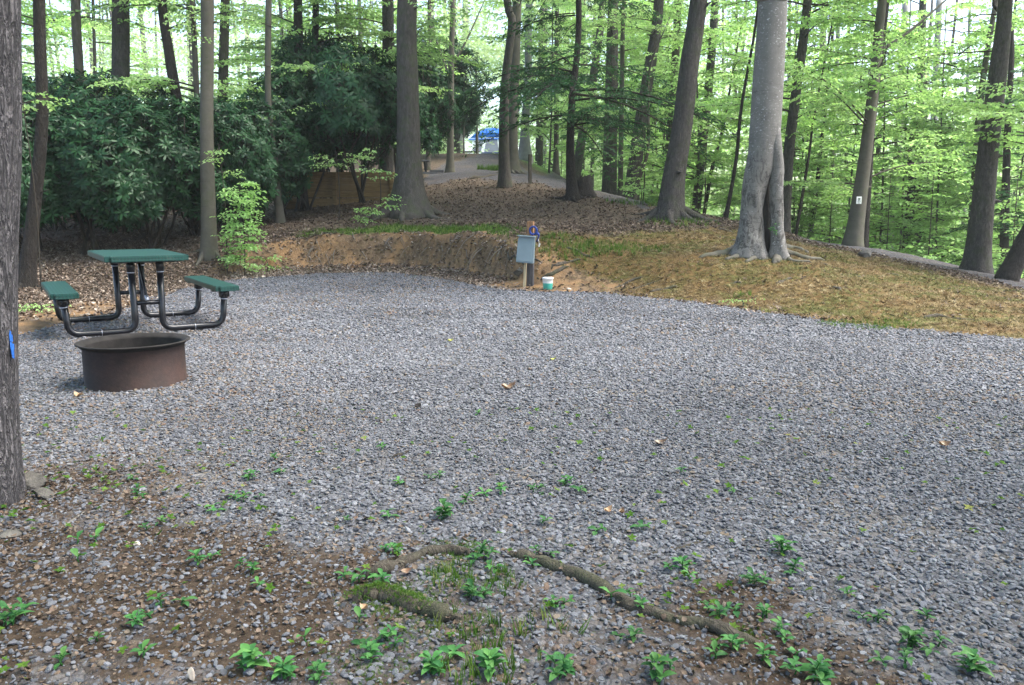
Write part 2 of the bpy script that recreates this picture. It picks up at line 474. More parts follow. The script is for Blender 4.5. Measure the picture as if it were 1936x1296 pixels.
hb = t.math('ADD', t.math('MULTIPLY', t.math('MULTIPLY', t.math('MINIMUM', vd, .2), 3.0), mask("gravel")), t.noise(p1, 30, 6, .75))
M['floor'] = t.pbr(col, .95, t.bump(hb, .8, .02), 0, .15)

# ------------------------------------------------------------------ ground sheet
def axis(lo, hi, a, b, fine, grow=1.12):
    c = list(np.arange(a, b + 1e-6, fine))
    s = fine
    while c[-1] < hi: s *= grow; c.append(c[-1] + s)
    s = fine
    while c[0] > lo: s *= grow; c.insert(0, c[0] - s)
    return np.array(c)
def polyw(pxs, *a): return [tuple(G(x, y)[:2]) for x, y in pxs]
crest_path = polyw([(1500, 450), (1560, 455), (1700, 477), (1800, 497), (1936, 531), (2200, 600), (2250, 640), (1936, 549), (1800, 512), (1700, 492), (1590, 468)])
hill_path = polyw([(1250, 388), (1180, 366), (1110, 346), (1040, 330), (985, 322), (975, 300), (940, 291), (900, 296), (850, 306), (800, 330), (800, 352), (880, 338), (1000, 345), (1080, 360), (1150, 378), (1220, 396)])
gold_poly = polyw([(930, 452), (1060, 446), (1200, 440), (1390, 432), (1540, 466), (1700, 497), (1936, 551), (2250, 645), (2300, 690), (1936, 646), (1600, 615), (1300, 575), (1180, 560), (1120, 525), (1000, 490)])
dirt_poly = polyw([(880, 540), (970, 520), (1090, 512), (1180, 535), (1150, 556), (1040, 553), (950, 550)])
dirt_left = polyw([(-100, 640), (40, 590), (120, 575), (330, 548), (330, 570), (160, 605), (40, 640)])
near_soil = [tuple(flat(*p)[:2]) for p in [(-500, 780), (0, 790), (150, 805), (330, 860), (500, 915), (700, 950), (960, 975), (1250, 1015), (1500, 1075), (1750, 1160), (1936, 1250), (2300, 1500), (2300, 3000), (-1500, 3000)]]

def masks(X, Y):
    s = sdf(X, Y, pad_poly)                       # inside the gravel pad: positive
    n1 = fbm(X * 1.3, Y * 1.3, 41); n2 = fbm(X * 3.5, Y * 3.5, 42)
    pad = sstep(-.12, .16, s + (n2 - .5) * .35)
    ns = sdf(X, Y, near_soil)
    bare = sstep(-.15, .75, ns + (n1 - .5) * .9) * (.60 + .40 * sstep(.38, .62, n2 * .5 + n1 * .5))
    ts = seg_dist(X, Y, [(-2.6, 2.8), (-1.9, 3.2)])
    bare = np.maximum(bare, .8 * (1 - sstep(.2, .9, ts)))
    gravel = pad * (1 - .82 * bare)
    path = np.maximum(sstep(-.25, .25, sdf(X, Y, crest_path) + (n1 - .5) * .5), sstep(-.3, .3, sdf(X, Y, hill_path) + (n1 - .5) * .8))
    gold = sstep(-.5, .6, sdf(X, Y, gold_poly) + (n1 - .5) * .8)
    bdist = seg_dist(X, Y, bank_line)
    grassy = (1 - sstep(.08, .34, np.abs(-s - 1.08) + (n2 - .5) * .3)) * (bdist < 1.45) * sstep(-4.6, -4.1, X) * sstep(.4, -.6, X)
    b = sstep(.30, .45, -s) * (1 - sstep(.90, 1.05, -s)) * (1 - sstep(.95, 1.3, bdist))
    soil = np.maximum.reduce([b * (s < 0), sstep(-.25, .2, sdf(X, Y, dirt_poly) + (n2 - .5) * .3), sstep(-.2, .3, sdf(X, Y, dirt_left) + (n2 - .5) * .5), pad * bare])
    under = sstep(1.0, 5.0, (X - 6.0) + (Y - 19.0) * .55) * (Y > 12) * (1 - gold)
    under = np.maximum(under, sstep(45, 60, Y))
    return dict(gravel=np.clip(np.maximum(gravel, path * .8), 0, 1), gold=gold, soil=np.clip(soil, 0, 1), grassy=grassy, under=under, path=path, pad=pad, bare=bare)
gx = axis(-75, 75, -9, 10, .10); gy = axis(-30, 135, 1.2, 16.5, .085)
GX, GY = np.meshgrid(gx, gy)
GZ = ground(GX, GY)
mb = MB()
nx, ny = len(gx), len(gy)
i = (np.arange(ny - 1)[:, None] * nx + np.arange(nx - 1)[None, :])
mb.add(np.stack([GX, GY, GZ], -1).reshape(-1, 3), np.stack([i, i + 1, i + nx + 1, i + nx], -1).reshape(-1, 4))
go = mb.build("ground", M['floor']); tag(go, "forest floor of leaf litter, needles and a grey gravel pad", "ground", kind="structure")
mk = masks(GX, GY)
for k_ in ("gravel", "gold", "soil", "grassy", "under", "bare", "path"):
    at = go.data.attributes.new(k_, 'FLOAT', 'POINT'); at.data.foreach_set("value", mk[k_].ravel().astype(np.float32))

# ------------------------------------------------------------------ scattered stuff (uncountable): one object each
def gn_scatter():
    g = bpy.data.node_groups.new("scatter", 'GeometryNodeTree')
    return g
def scatter(name, protos, mats, smooth, pts, rot, scl, which, tint, label, cat):
    """One mesh: the prototype pieces plus one loose vertex per copy; geometry nodes put a piece on every vertex."""
    mb = MB(); pid = []
    for k, pr in enumerate(protos):
        n0 = mb.n
        for v, q, tt, mi in pr: mb.add(v, q, tt, mi)
        pid += [k] * (mb.n - n0)
    nprot = mb.n
    mb.v.append(np.asarray(pts, float)); mb.n += len(pts)
    me = mb.mesh(name, mats, smooth)
    N = len(pts)
    pid = np.concatenate([np.array(pid), np.full(N, -1)]).astype(np.int32)
    def put(an, typ, arr, key="value"):
        a = me.attributes.new(an, typ, 'POINT'); a.data.foreach_set(key, arr.ravel())
    put("pid", 'INT', pid)
    put("which", 'INT', np.concatenate([np.zeros(nprot), which]).astype(np.int32))
    put("rot", 'FLOAT_VECTOR', np.concatenate([np.zeros((nprot, 3)), rot]).astype(np.float32), "vector")
    put("scl", 'FLOAT_VECTOR', np.concatenate([np.ones((nprot, 3)), scl]).astype(np.float32), "vector")
    put("ptint", 'FLOAT', np.concatenate([np.zeros(nprot), tint]).astype(np.float32))
    o = bpy.data.objects.new(name, me); COL.objects.link(o)
    g = bpy.data.node_groups.new(name + "_nodes", 'GeometryNodeTree')
    g.interface.new_socket("Geometry", in_out='INPUT', socket_type='NodeSocketGeometry')
    g.interface.new_socket("Geometry", in_out='OUTPUT', socket_type='NodeSocketGeometry')
    N_ = g.nodes.new; L = g.links.new
    gi = N_("NodeGroupInput"); gout = N_("NodeGroupOutput")
    def na(nm, dt):
        x = N_("GeometryNodeInputNamedAttribute"); x.data_type = dt; x.inputs["Name"].default_value = nm; return x.outputs[0]
    def sep(k):
        c = N_("FunctionNodeCompare"); c.data_type = 'INT'; c.operation = 'EQUAL'
        L(na("pid", 'INT'), c.inputs["A"] if False else [s for s in c.inputs if s.name == "A" and s.type == 'INT'][0])
        [s for s in c.inputs if s.name == "B" and s.type == 'INT'][0].default_value = k
        sp = N_("GeometryNodeSeparateGeometry"); sp.domain = 'POINT'
        L(gi.outputs[0], sp.inputs["Geometry"]); L(c.outputs[0], sp.inputs["Selection"]); return sp.outputs["Selection"]
    j = N_("GeometryNodeJoinGeometry")
    for k in range(len(protos)):
        ti = N_("GeometryNodeGeometryToInstance"); L(sep(k), ti.inputs[0]); L(ti.outputs[0], j.inputs[0])
    ip = N_("GeometryNodeInstanceOnPoints")
    L(sep(-1), ip.inputs["Points"]); L(j.outputs[0], ip.inputs["Instance"])
    ip.inputs["Pick Instance"].default_value = True
    L(na("which", 'INT'), ip.inputs["Instance Index"])
    er = N_("FunctionNodeEulerToRotation"); L(na("rot", 'FLOAT_VECTOR'), er.inputs[0]); L(er.outputs[0], ip.inputs["Rotation"])
    L(na("scl", 'FLOAT_VECTOR'), ip.inputs["Scale"])
    L(ip.outputs[0], gout.inputs[0])
    md = o.modifiers.new("scatter", 'NODES'); md.node_group = g
    return tag(o, label, cat, kind="stuff")

rng = np.random.default_rng(7)
def stone_proto(seed):
    r = np.random.default_rng(seed)
    bm = bmesh.new(); bmesh.ops.create_icosphere(bm, subdivisions=2, radius=.5)
    v = np.array([x.co[:] for x in bm.verts]); f = np.array([[x.index for x in p.verts] for p in bm.faces]); bm.free()
    for _ in range(7):                               # knapped facets
        n = r.normal(size=3); n /= np.linalg.norm(n); d = r.uniform(.24, .40)
        s = v @ n; v = v - np.outer(np.maximum(s - d, 0), n)
    v *= np.array([1.2, .95, .58]) * r.uniform(.9, 1.1, 3)
    return [(v, None, f, 0)]
t = NT("gravel_stone")
a = t.attr("ptint", 'INSTANCER')
c = t.ramp(a, [(0, (.04, .042, .048)), (.25, (.08, .083, .096)), (.5, (.124, .128, .146)), (.72, (.178, .183, .204)), (.86, (.25, .254, .27)), (.9, (.12, .093, .07)), (.96, (.18, .137, .097)), (1, (.12, .06, .035))])
pn = t.noise(t.coord(), 3.5, 4, .7)
c = t.mix(t.ramp(pn, [(.35, .25), (.65, 0.0)]), c, (.12, .115, .11))
M['stone'] = t.pbr(c, .62, t.bump(t.noise(t.coord(), 9, 4), .4, .05), 0, .35)

def sample(n, ymin, ymax, marg=1.0, power=1.0):
    """Points on the ground inside the widened view wedge."""
    y = np.sqrt(rng.uniform(ymin ** 2, ymax ** 2, n)) if power == 1 else rng.uniform(ymin, ymax, n)
    x = rng.uniform(-1, 1, n) * (.70 * y + marg)
    return x, y
def srot(n, tilt=.5):
    return np.stack([rng.normal(0, tilt, n), rng.normal(0, tilt, n), rng.uniform(0, 2 * PI, n)], -1)
X = []; Y = []; SZ = []
for n, a_, b_, s0, s1 in [(70000, 1.3, 4.6, .011, .028), (130000, 1.3, 4.4, .005, .013), (80000, 4.6, 7.5, .016, .032), (72000, 7.5, 11.5, .024, .042), (60000, 11.5, 16.2, .028, .048)]:
    x, y = sample(n, a_, b_, .8)
    m = masks(x, y)
    pr = np.clip(m['gravel'] - m['path'], 0, 1)
    pr = np.where(m['pad'] > .5, np.maximum(pr, .36 * m['pad']), pr * .6)
    ok = rng.uniform(size=n) < np.clip(pr * 1.1, .03 * (y < 4.5), 1)
    ok &= (m['pad'] > .05)
    if s1 < .02: ok &= rng.uniform(size=n) < m['bare'] * 1.2
    x, y = x[ok], y[ok]
    X.append(x); Y.append(y); SZ.append(s0 + (s1 - s0) * rng.beta(1.6, 2.6, len(x)))
X = np.concatenate(X); Y = np.concatenate(Y); SZ = np.concatenate(SZ)
ok = ~((np.hypot(X + 2.615, Y - 5.45) < .33))
X, Y, SZ = X[ok], Y[ok], SZ[ok]
Z = ground(X, Y) + SZ * rng.uniform(-.06, .28, len(X))
mm = masks(X, Y)
tint = np.clip(rng.beta(2.2, 2.2, len(X)) * .86 + (fbm(X * .8, Y * .8, 77) - .5) * .35 + (fbm(X * .35 + Y * .2, Y * 1.1, 79) - .5) * .35, 0, .87)
tan = rng.uniform(size=len(X)) < (.035 + .18 * mm['bare'] + .18 * sstep(.52, .7, fbm(X * .5, Y * .5, 78)))
tint = np.where(tan, rng.uniform(.88, 1, len(X)), tint)
sc = .92 * SZ[:, None] * rng.uniform(.75, 1.3, (len(X), 3))
scatter("gravel", [stone_proto(s) for s in range(6)], M['stone'], False, np.stack([X, Y, Z], -1), srot(len(X), .38), sc, rng.integers(0, 6, len(X)), tint,
        "loose grey crushed stone covering the campsite pad", "gravel")

# fallen leaves
def leaf_proto(seed, curl):
    r = np.random.default_rng(seed)
    us = np.array([0, .25, .5, .75, 1.0]); wd = np.array([.05, .30, .36, .24, .02])
    v = []; q = []
    for u, w_ in zip(us, wd):
        zc = curl * (4 * (u - .5) ** 2 - .4) * .22
        for s in (-1, 0, 1):
            v.append((u - .5, s * w_, zc + abs(s) * curl * .16 * r.uniform(.3, 1.5) + r.uniform(-.02, .02)))
    for a_ in range(4):
        for b_ in range(2): q.append((a_ * 3 + b_, a_ * 3 + b_ + 1, a_ * 3 + b_ + 4, a_ * 3 + b_ + 3))
    return [(np.array(v), q, None, 0)]
t = NT("dry_leaf")
a = t.attr("ptint", 'INSTANCER')
c = t.ramp(a, [(0, (.035, .022, .015)), (.35, (.082, .057, .039)), (.65, (.15, .109, .08)), (.9, (.26, .205, .16)), (1, (.34, .29, .24))])
M['dry'] = t.pbr(c, .75, None, 0, .3)
X = []; Y = []; Pz = []
def litter_density(x, y, m):
    s = -sdf(x, y, pad_poly)
    foot = (1 - sstep(.35, .75, np.abs(seg_dist(x, y, bank_line) - .15))) * 1.0
    dens = np.where(s > -.12, .55, 0) * (1 - m['gold'] * .985) * (1 - m['path']) * (1 - m['grassy'] * .9) * (1 - m['soil'] * .8) * (1 - m['under'] * .6)
    foot = foot * (1 - sstep(-.1, .3, sdf(x, y, dirt_poly)))
    slope = sstep(0, .3, s) * sstep(-3.0, -4.4, x) * (y < 17) * (1 - .85 * sstep(-.2, .2, sdf(x, y, dirt_left)))
    d = np.maximum.reduce([dens * np.clip(1.15 - (y - 13) * .06, .2, 1), foot * (s > -.14), slope])
    return d
for n, a_, b_ in [(150000, 8.5, 17), (130000, 17, 28)]:
    x, y = sample(n, a_, b_, 1.0)
    m = masks(x, y)
    ok = rng.uniform(size=n) < litter_density(x, y, m)
    X.append(x[ok]); Y.append(y[ok])
x, y = map(np.concatenate, zip(sample(60000, 1.3, 8.5, .8), sample(70000, 1.3, 4.4, .8)))  # a few blown onto the bare foreground
m = masks(x, y); ok = rng.uniform(size=len(x)) < .004 + .24 * m['bare']
X.append(x[ok]); Y.append(y[ok])
X = np.concatenate(X); Y = np.concatenate(Y)
Z = ground(X, Y) + rng.uniform(.002, .02, len(X))
near_ = Y < 8.5
sz = np.where(near_, rng.uniform(.005, .022, len(X)), rng.uniform(.028, .065, len(X)))
scatter("leaf_litter", [leaf_proto(s, c_) for s, c_ in ((1, .6), (2, 1.2), (3, 1.8), (4, -.8))], M['dry'], True, np.stack([X, Y, Z], -1), srot(len(X), .28),
        sz[:, None] * rng.uniform(.8, 1.25, (len(X), 3)), rng.integers(0, 4, len(X)), np.clip(rng.beta(2, 2.2, len(X)) * np.where(near_, .75, 1) + .22 * (seg_dist(X, Y, bank_line) < .8) + .12 * ((X < -4) & (Y < 17)), 0, 1),
        "dry brown leaves lying under the trees and along the bank", "leaf litter")

# golden needles and moss bits on the mound
def needle_proto(seed):
    r = np.random.default_rng(seed); out = []
    for k in range(9):
        a_ = r.uniform(0, 2 * PI); L = r.uniform(.5, 1); p = r.normal(0, .45, 2)
        d = np.array([math.cos(a_), math.sin(a_)]); s = np.array([-d[1], d[0]]) * .06
        z = r.uniform(0, .35)
        v = [(*(p - s), z * .2), (*(p + s), z * .2), (*(p + d * L + s * .4), z + .1), (*(p + d * L - s * .4), z + .1)]
        out.append((np.array(v), [(0, 1, 2, 3)], None, 0))
    return out
t = NT("needle_straw")
a = t.attr("ptint", 'INSTANCER')
c = t.ramp(a, [(0, (.035, .02, .009)), (.35, (.11, .076, .034)), (.65, (.21, .158, .073)), (.9, (.38, .32, .19)), (.93, (.055, .062, .016)), (1, (.135, .14, .04))])
M['straw'] = t.pbr(c, .8, None, 0, .2)
x, y = sample(260000, 6.8, 20, 1.5)
m = masks(x, y); ok = (rng.uniform(size=len(x)) < m['gold'] * (1 - m['path'])) & (m['pad'] < .4)
x, y = x[ok], y[ok]
mo = fbm(x * 1.5, y * 1.5, 91)
ti = np.where(rng.uniform(size=len(x)) < sstep(.42, .62, mo) * .75, rng.uniform(.93, 1, len(x)), rng.beta(2, 2, len(x)) * .9)
scatter("needle_litter", [needle_proto(s) for s in range(4)], M['straw'], False, np.stack([x, y, ground(x, y) + .006], -1), srot(len(x), .35),
        rng.uniform(.018, .048, len(x))[:, None] * np.ones((1, 3)), rng.integers(0, 4, len(x)), ti, "golden needles and moss covering the mound around the beech", "needle litter")

# grass
def tuft_proto(seed, n=8, lean=.5):
    r = np.random.default_rng(seed); out = []
    for k in range(n):
        a_ = r.uniform(0, 2 * PI); d = np.array([math.cos(a_), math.sin(a_), 0]); sd_ = np.array([-d[1], d[0], 0]) * .035
        p = np.array([*r.normal(0, .12, 2), 0]); L = r.uniform(.5, 1.0); bend = r.uniform(.15, lean)
        v = []
        for i_, u in enumerate((0, .4, .75, 1)):
            c_ = p + d * bend * L * u ** 2 + np.array([0, 0, L * (u - .25 * bend * u * u)])
            wv = sd_ * (1 - u * .92); v += [c_ - wv, c_ + wv]
        out.append((np.array(v), [(0, 1, 3, 2), (2, 3, 5, 4), (4, 5, 7, 6)], None, 0))
    return out
t_ = NT("tuft"); a = t_.attr("ptint", 'INSTANCER')
c = t_.ramp(a, [(0, (.035, .085, .014)), (.5, (.072, .15, .024)), (.85, (.135, .215, .045)), (1, (.30, .28, .10))])
d_ = t_.n("ShaderNodeBsdfDiffuse"); t_.l(c, d_.inputs[0]); tr = t_.n("ShaderNodeBsdfTranslucent"); t_.l(c, tr.inputs[0])
ms = t_.n("ShaderNodeMixShader"); ms.inputs[0].default_value = .35; t_.l(d_.outputs[0], ms.inputs[1]); t_.l(tr.outputs[0], ms.inputs[2]); t_.l(ms.outputs[0], t_.out.inputs[0])
M['tuft'] = t_.m
gx_, gy_ = [], []
x = rng.uniform(-5.2, 1.0, 26000); y = rng.uniform(12.2, 17.6, 26000)
m = masks(x, y); ok = rng.uniform(size=len(x)) < m['grassy'] * .9
gx_.append(x[ok]); gy_.append(y[ok]); hs = [np.full(ok.sum(), .075)]
for px, py, rad, cnt, hh in [(880, 1095, .10, 70, .045), (850, 1045, .05, 40, .03), (930, 1110, .08, 25, .04), (900, 1190, .08, 16, .06), (1000, 1200, .1, 10, .06), (930, 1262, .10, 24, .07), (1640, 615, .35, 260, .05),
                         (1100, 466, .45, 160, .10), (1180, 470, .5, 120, .10), (1215, 385, .6, 90, .14), (1060, 480, .3, 60, .10), (1540, 445, .5, 90, .12), (935, 322, .45, 130, .22), (1400, 560, .12, 30, .07), (1290, 420, .5, 90, .12), (1480, 470, .2, 30, .06)]:
    g0 = G(px, py)
    a_ = rng.uniform(0, 2 * PI, cnt); r_ = rad * np.sqrt(rng.uniform(0, 1, cnt))
    gx_.append(g0[0] + np.cos(a_) * r_ * 1.5); gy_.append(g0[1] + np.sin(a_) * r_); hs.append(np.full(cnt, hh))
x, y, h_ = map(np.concatenate, (gx_, gy_, hs))
scatter("grass", [tuft_proto(s) for s in range(5)], M['tuft'], True, np.stack([x, y, ground(x, y) - .004], -1), srot(len(x), .15), (h_ * rng.uniform(.6, 1.35, len(x)))[:, None] * np.array([[1, 1, 1]]),
        rng.integers(0, 5, len(x)), rng.beta(2, 2, len(x)), "short green grass along the bank top and in small tufts", "grass")
# ------------------------------------------------------------------ foliage pieces
def leaf_quads(p, d, up, L, W, fold=.12):
    """Folded leaf blades: base, two sides, tip. p,d,up: (n,3)."""
    d = d / (np.linalg.norm(d, axis=1)[:, None] + 1e-9)
    s = np.cross(d, up); s /= np.linalg.norm(s, axis=1)[:, None] + 1e-9
    n = np.cross(s, d)
    L = np.broadcast_to(np.asarray(L, float), (len(p),))[:, None]; W = np.broadcast_to(np.asarray(W, float), (len(p),))[:, None]
    mid = p + d * L * .45
    v = np.stack([p, mid + s * W * .5 + n * L * fold, p + d * L - n * L * .08, mid - s * W * .5 + n * L * fold], 1)
    q = np.arange(len(p) * 4).reshape(-1, 4)
    return v.reshape(-1, 3), q
def branch_path(r, o, az, L, rise, droop, n=7):
    t = np.linspace(0, 1, n)
    wob = np.cumsum(r.normal(0, .07, n)) * t
    a = az + wob
    d = np.stack([np.cos(a), np.sin(a)], -1)
    xy = np.cumsum(np.vstack([[0, 0], d[1:] * L / (n - 1)]), 0)
    z = rise * L * t - droop * L * t * t
    return np.column_stack([o[0] + xy[:, 0], o[1] + xy[:, 1], o[2] + z])
def interp(path, t):
    k = np.clip(t, 0, .9999) * (len(path) - 1); i = k.astype(int); f = (k - i)[:, None]
    return path[i] * (1 - f) + path[i + 1] * f
def crown_mesh(name, seed, z0, z1, Rmax, nb, leaf=.07, mat=None, density=1.0, taper=.35, kind='beech', r0=.02, bias=1.0):
    r = np.random.default_rng(seed); mb = MB()
    ga = 0.0
    for b in range(nb):
        h = z0 + (z1 - z0) * (r.uniform() ** bias); ga += 2.4 + r.normal(0, .5)
        L = Rmax * r.uniform(.45, 1.0) * (1 - taper * (h - z0) / (z1 - z0 + 1e-6))
        rise = r.uniform(.05, .45) if kind == 'beech' else r.uniform(-.05, .22)
        droop = r.uniform(.05, .35) if kind == 'beech' else r.uniform(.1, .45)
        path = branch_path(r, (0, 0, h), ga, L, rise, droop)
        tube(mb, path, np.linspace(max(.006, r0 * L / 2.2), .003, len(path)), 4, 1, False)
        nt_ = max(4, int(L * (7.5 if kind == 'beech' else 9)))
        ts = np.linspace(.22 if kind == 'beech' else .12, 1, nt_)
        P0 = []; D0 = []; tb = r.uniform(.0, 1) 
        for k, tt in enumerate(ts):
            o = interp(path, np.array([tt]))[0]
            dirv = interp(path, np.array([min(1, tt + .05)]))[0] - interp(path, np.array([tt - .05]))[0]
            az = math.atan2(dirv[1], dirv[0]) + (1 if k % 2 else -1) * (r.uniform(.6, 1.05) if tt < .98 else 0)
            l = (.22 + .42 * L * (1 - tt)) * r.uniform(.6, 1.15) if kind == 'beech' else (.16 + .32 * L * (1 - tt)) * r.uniform(.6, 1.2)
            tp = branch_path(r, o, az, l, r.uniform(-.05, .2), r.uniform(.05, .4), 5)
            if l > .3: tube(mb, tp, np.linspace(.005, .002, 5), 3, 1, False)
            step = .042 / density if kind == 'beech' else .022 / density
            nl = max(2, int(l / step)); tl = np.linspace(.1, 1, nl) + r.normal(0, .02, nl)
            pp = interp(tp, np.clip(tl, 0, 1))
            dd = np.gradient(tp, axis=0)[np.clip((tl * 4).astype(int), 0, 4)]
            a0 = np.arctan2(dd[:, 1], dd[:, 0]) + np.where(np.arange(nl) % 2 == 0, 1, -1) * r.uniform(.55, 1.1, nl)
            P0.append(pp); D0.append(np.stack([np.cos(a0), np.sin(a0), r.normal(-.30, .4, nl)], -1))
        P0 = np.concatenate(P0); D0 = np.concatenate(D0); n = len(P0)
        up = np.stack([r.normal(0, .6, n), r.normal(0, .6, n), np.ones(n)], -1)
        if kind == 'beech':
            Ls = leaf * r.uniform(.6, 1.25, n); v, q = leaf_quads(P0, D0, up, Ls, Ls * .62)
        else:
            Ls = leaf * r.uniform(.7, 1.3, n); v, q = leaf_quads(P0, D0, up, Ls, Ls * .36, .03)
        mb.add(v, q, None, 0, np.clip(tb * .5 + r.uniform(0, .5, n), 0, 1))
    return mb.mesh(name, [mat or M['leaf'], M['twig']], [True, True] and [False, True])

CR = {
    'under': [crown_mesh("crown", 10 + k, 1.5, 10, 3.0, 46, .115, density=1.0) for k in range(4)],
    'canopy': [crown_mesh('crown', 90 + k, 5.5, 12.5, 5.2, 60, .15, density=.55, taper=.2) for k in range(2)],
    'mid': [crown_mesh("crown", 20 + k, 2.8, 12, 3.4, 42, .115) for k in range(3)],
    'high': [crown_mesh("crown", 30 + k, 4.6, 13, 2.6, 34, .09) for k in range(2)],
    'few': [crown_mesh("crown", 40 + k, 1.6, 6.5, 1.5, 13, .07) for k in range(3)],
    'sap': [crown_mesh("crown", 50 + k, .35, 3.2, 1.0, 34, .085, r0=.012) for k in range(3)],
    'hem': [crown_mesh("crown", 60 + k, 1.9, 12, 3.1, 95, .085, M['hemlock'], kind='hemlock', density=1.0, bias=1.3) for k in range(2)],
}
trng = np.random.default_rng(99)
BARK = dict(x='bark_old', d='bark_dark', o='bark_oak', n='bark_brown', s='bark_smooth', b='bark_beech', p='bark_pale')

def lobes(h, sides, seed, flare, fh, n=5, amp=.5):
    """Radius factor along a trunk: buttressed foot that smooths out upwards."""
    r = np.random.default_rng(seed); a = np.arange(sides) * 2 * PI / sides
    e = np.exp(-np.maximum(h, 0) / fh)[:, None]
    lob = sum(r.uniform(.4, 1) * np.cos(n_ * a + r.uniform(0, 6.3)) for n_ in (n, n + 2, 3)) / 2.0
    small = sum(r.uniform(.3, 1) * np.cos(k * a + r.uniform(0, 6.3)) for k in (2, 3, 5)) * .018
    return 1 + flare * e * (1 + amp * lob[None, :]) + small[None, :] * (1 + .6 * np.sin(h * 1.7 + r.uniform(0, 6))[:, None])

def tree(name, label, cat, pts, depth, bark, crown=None, cscale=1.0, cz=0.0, height=14.0, flare=.55, fh=.25, group=None, sides=10, roots=0, base=None, forks=(), kcr=None, extra=None):
    """pts: (px, py, width in px) from the top of the photograph down the trunk; the last one is the foot when base is True."""
    W = []
    for px, py, wd in pts:
        p = P(px, py, depth); W.append((p, wd * .5 * camdepth(p) / FPX))
    W = W[::-1]                                             # foot first
    pl, rl = [w_[0] for w_ in W], [w_[1] for w_ in W]
    g0 = gz(pl[0][0], pl[0][1])
    if pl[0][2] > g0 + .03:                                 # foot hidden in the photograph: carry the line on down
        d = pl[0] - pl[1]; d = d / abs(d[2]); d[:2] = np.clip(d[:2], -.12, .12)
        foot = pl[0] + d * (pl[0][2] - g0); foot[2] = gz(foot[0], foot[1])
        pl.insert(0, foot); rl.insert(0, rl[0] * 1.08)
    g0 = gz(pl[0][0], pl[0][1]); pl[0] = np.array([pl[0][0], pl[0][1], min(pl[0][2], g0)])
    root = thing(name, label, cat, (pl[0][0], pl[0][1], g0), 0, group)
    o = np.array([pl[0][0], pl[0][1], g0])
    top = pl[-1]
    d = (pl[-1] - pl[-2]); d = d / d[2]; d[:2] = np.clip(d[:2], -.15, .15) * .7
    Ht = g0 + height
    if top[2] < Ht - 1:
        dz = Ht - top[2]
        pl.append(top + d * dz * .5 + np.array([trng.normal(0, .15), trng.normal(0, .15), 0])); rl.append(rl[-1] * .72)
        pl.append(pl[-2] + d * dz + np.array([trng.normal(0, .3), trng.normal(0, .3), 0])); rl.append(rl[-2] * .22)
    n = 26
    pa = smoothpath([p - o for p in pl], n); ra = np.interp(np.linspace(0, 1, n), np.linspace(0, 1, len(rl)), rl)
    hh = np.array([0, .06, .14, .25, .4, .6])               # extra rings in the flared foot
    zz = pa[:, 2]
    add = np.stack([np.interp(hh, zz, pa[:, i]) for i in range(3)], -1)
    k = zz > .7
    ra = np.concatenate([np.interp(hh, zz, ra), ra[k]]); pa = np.vstack([add, pa[k]])
    pa = np.vstack([pa[0] - [0, 0, .25], pa]); ra = np.concatenate([[ra[0]], ra])
    seed = int(trng.integers(1e6))
    mb = MB()
    tube(mb, pa, ra, sides, 0, True, lobes(pa[:, 2], sides, seed, flare, fh))
    rr = np.random.default_rng(seed + 1)
    for a_ in range(roots):
        az = a_ * 2 * PI / roots + rr.uniform(-.4, .4); L = ra[1] * rr.uniform(2.2, 4.0)
        pr = []
        for u in (0, .3, .6, 1):
            x_, y_ = math.cos(az + u * .3) * (ra[1] * .7 + L * u), math.sin(az + u * .3) * (ra[1] * .7 + L * u)
            pr.append((x_, y_, gz(o[0] + x_, o[1] + y_) - o[2] + ra[1] * (.75 * (1 - u) ** 2.2 - .10 * u - .02)))
        tube(mb, smoothpath(pr, 9), np.linspace(ra[1] * .42, ra[1] * .10, 9), 7)
    for (f0, az, ln, rise, rf) in forks:                    # real limbs
        p0 = np.array([np.interp(f0, pa[:, 2], pa[:, i]) for i in range(3)])
        lp = smoothpath([p0, p0 + np.array([math.cos(az) * ln * .4, math.sin(az) * ln * .4, rise * .35]), p0 + np.array([math.cos(az) * ln, math.sin(az) * ln, rise])], 9)
        tube(mb, lp, np.linspace(rf, rf * .3, 9), 6)
    if 10 <= sides < 30:                                         # dead branch stubs and knots
        for _ in range(int(rr.integers(3, 7))):
            z_ = rr.uniform(.9, 6.5); c_ = np.array([np.interp(z_, pa[:, 2], pa[:, i]) for i in range(3)]); r_ = np.interp(z_, pa[:, 2], ra); az = rr.uniform(0, 2 * PI); l_ = rr.uniform(.02, .30) * rr.uniform(.3, 1); dv = np.array([math.cos(az), math.sin(az), rr.uniform(-.1, .5)])
            s0_ = r_ * rr.uniform(.10, .22); tube(mb, [c_ + dv * r_ * .7, c_ + dv * (r_ * 1.02), c_ + dv * (r_ + l_ * .5), c_ + dv * (r_ + l_)], [s0_ * 1.8, s0_ * 1.25, s0_ * .7, s0_ * .45], 6)
    if extra: extra(mb, pa, ra, o)
    mb.build("trunk", M[BARK[bark]], root)
    if crown:
        ms = CR[crown]; me = ms[int(trng.integers(len(ms))) if kcr is None else kcr]
        co = bpy.data.objects.new("crown", me); COL.objects.link(co); co.parent = root
        zt = min(7.0, pa[-1][2])
        lean = np.array([np.interp(zt, pa[:, 2], pa[:, i]) for i in range(3)]) ; lean = Vector(lean)
        q = Vector((0, 0, 1)).rotation_difference(lean) @ Quaternion((0, 0, 1), trng.uniform(0, 6.28))
        co.rotation_mode = 'QUATERNION'; co.rotation_quaternion = q
        co.scale = (cscale,) * 3; co.location = (0, 0, cz)
    return root

T = tree
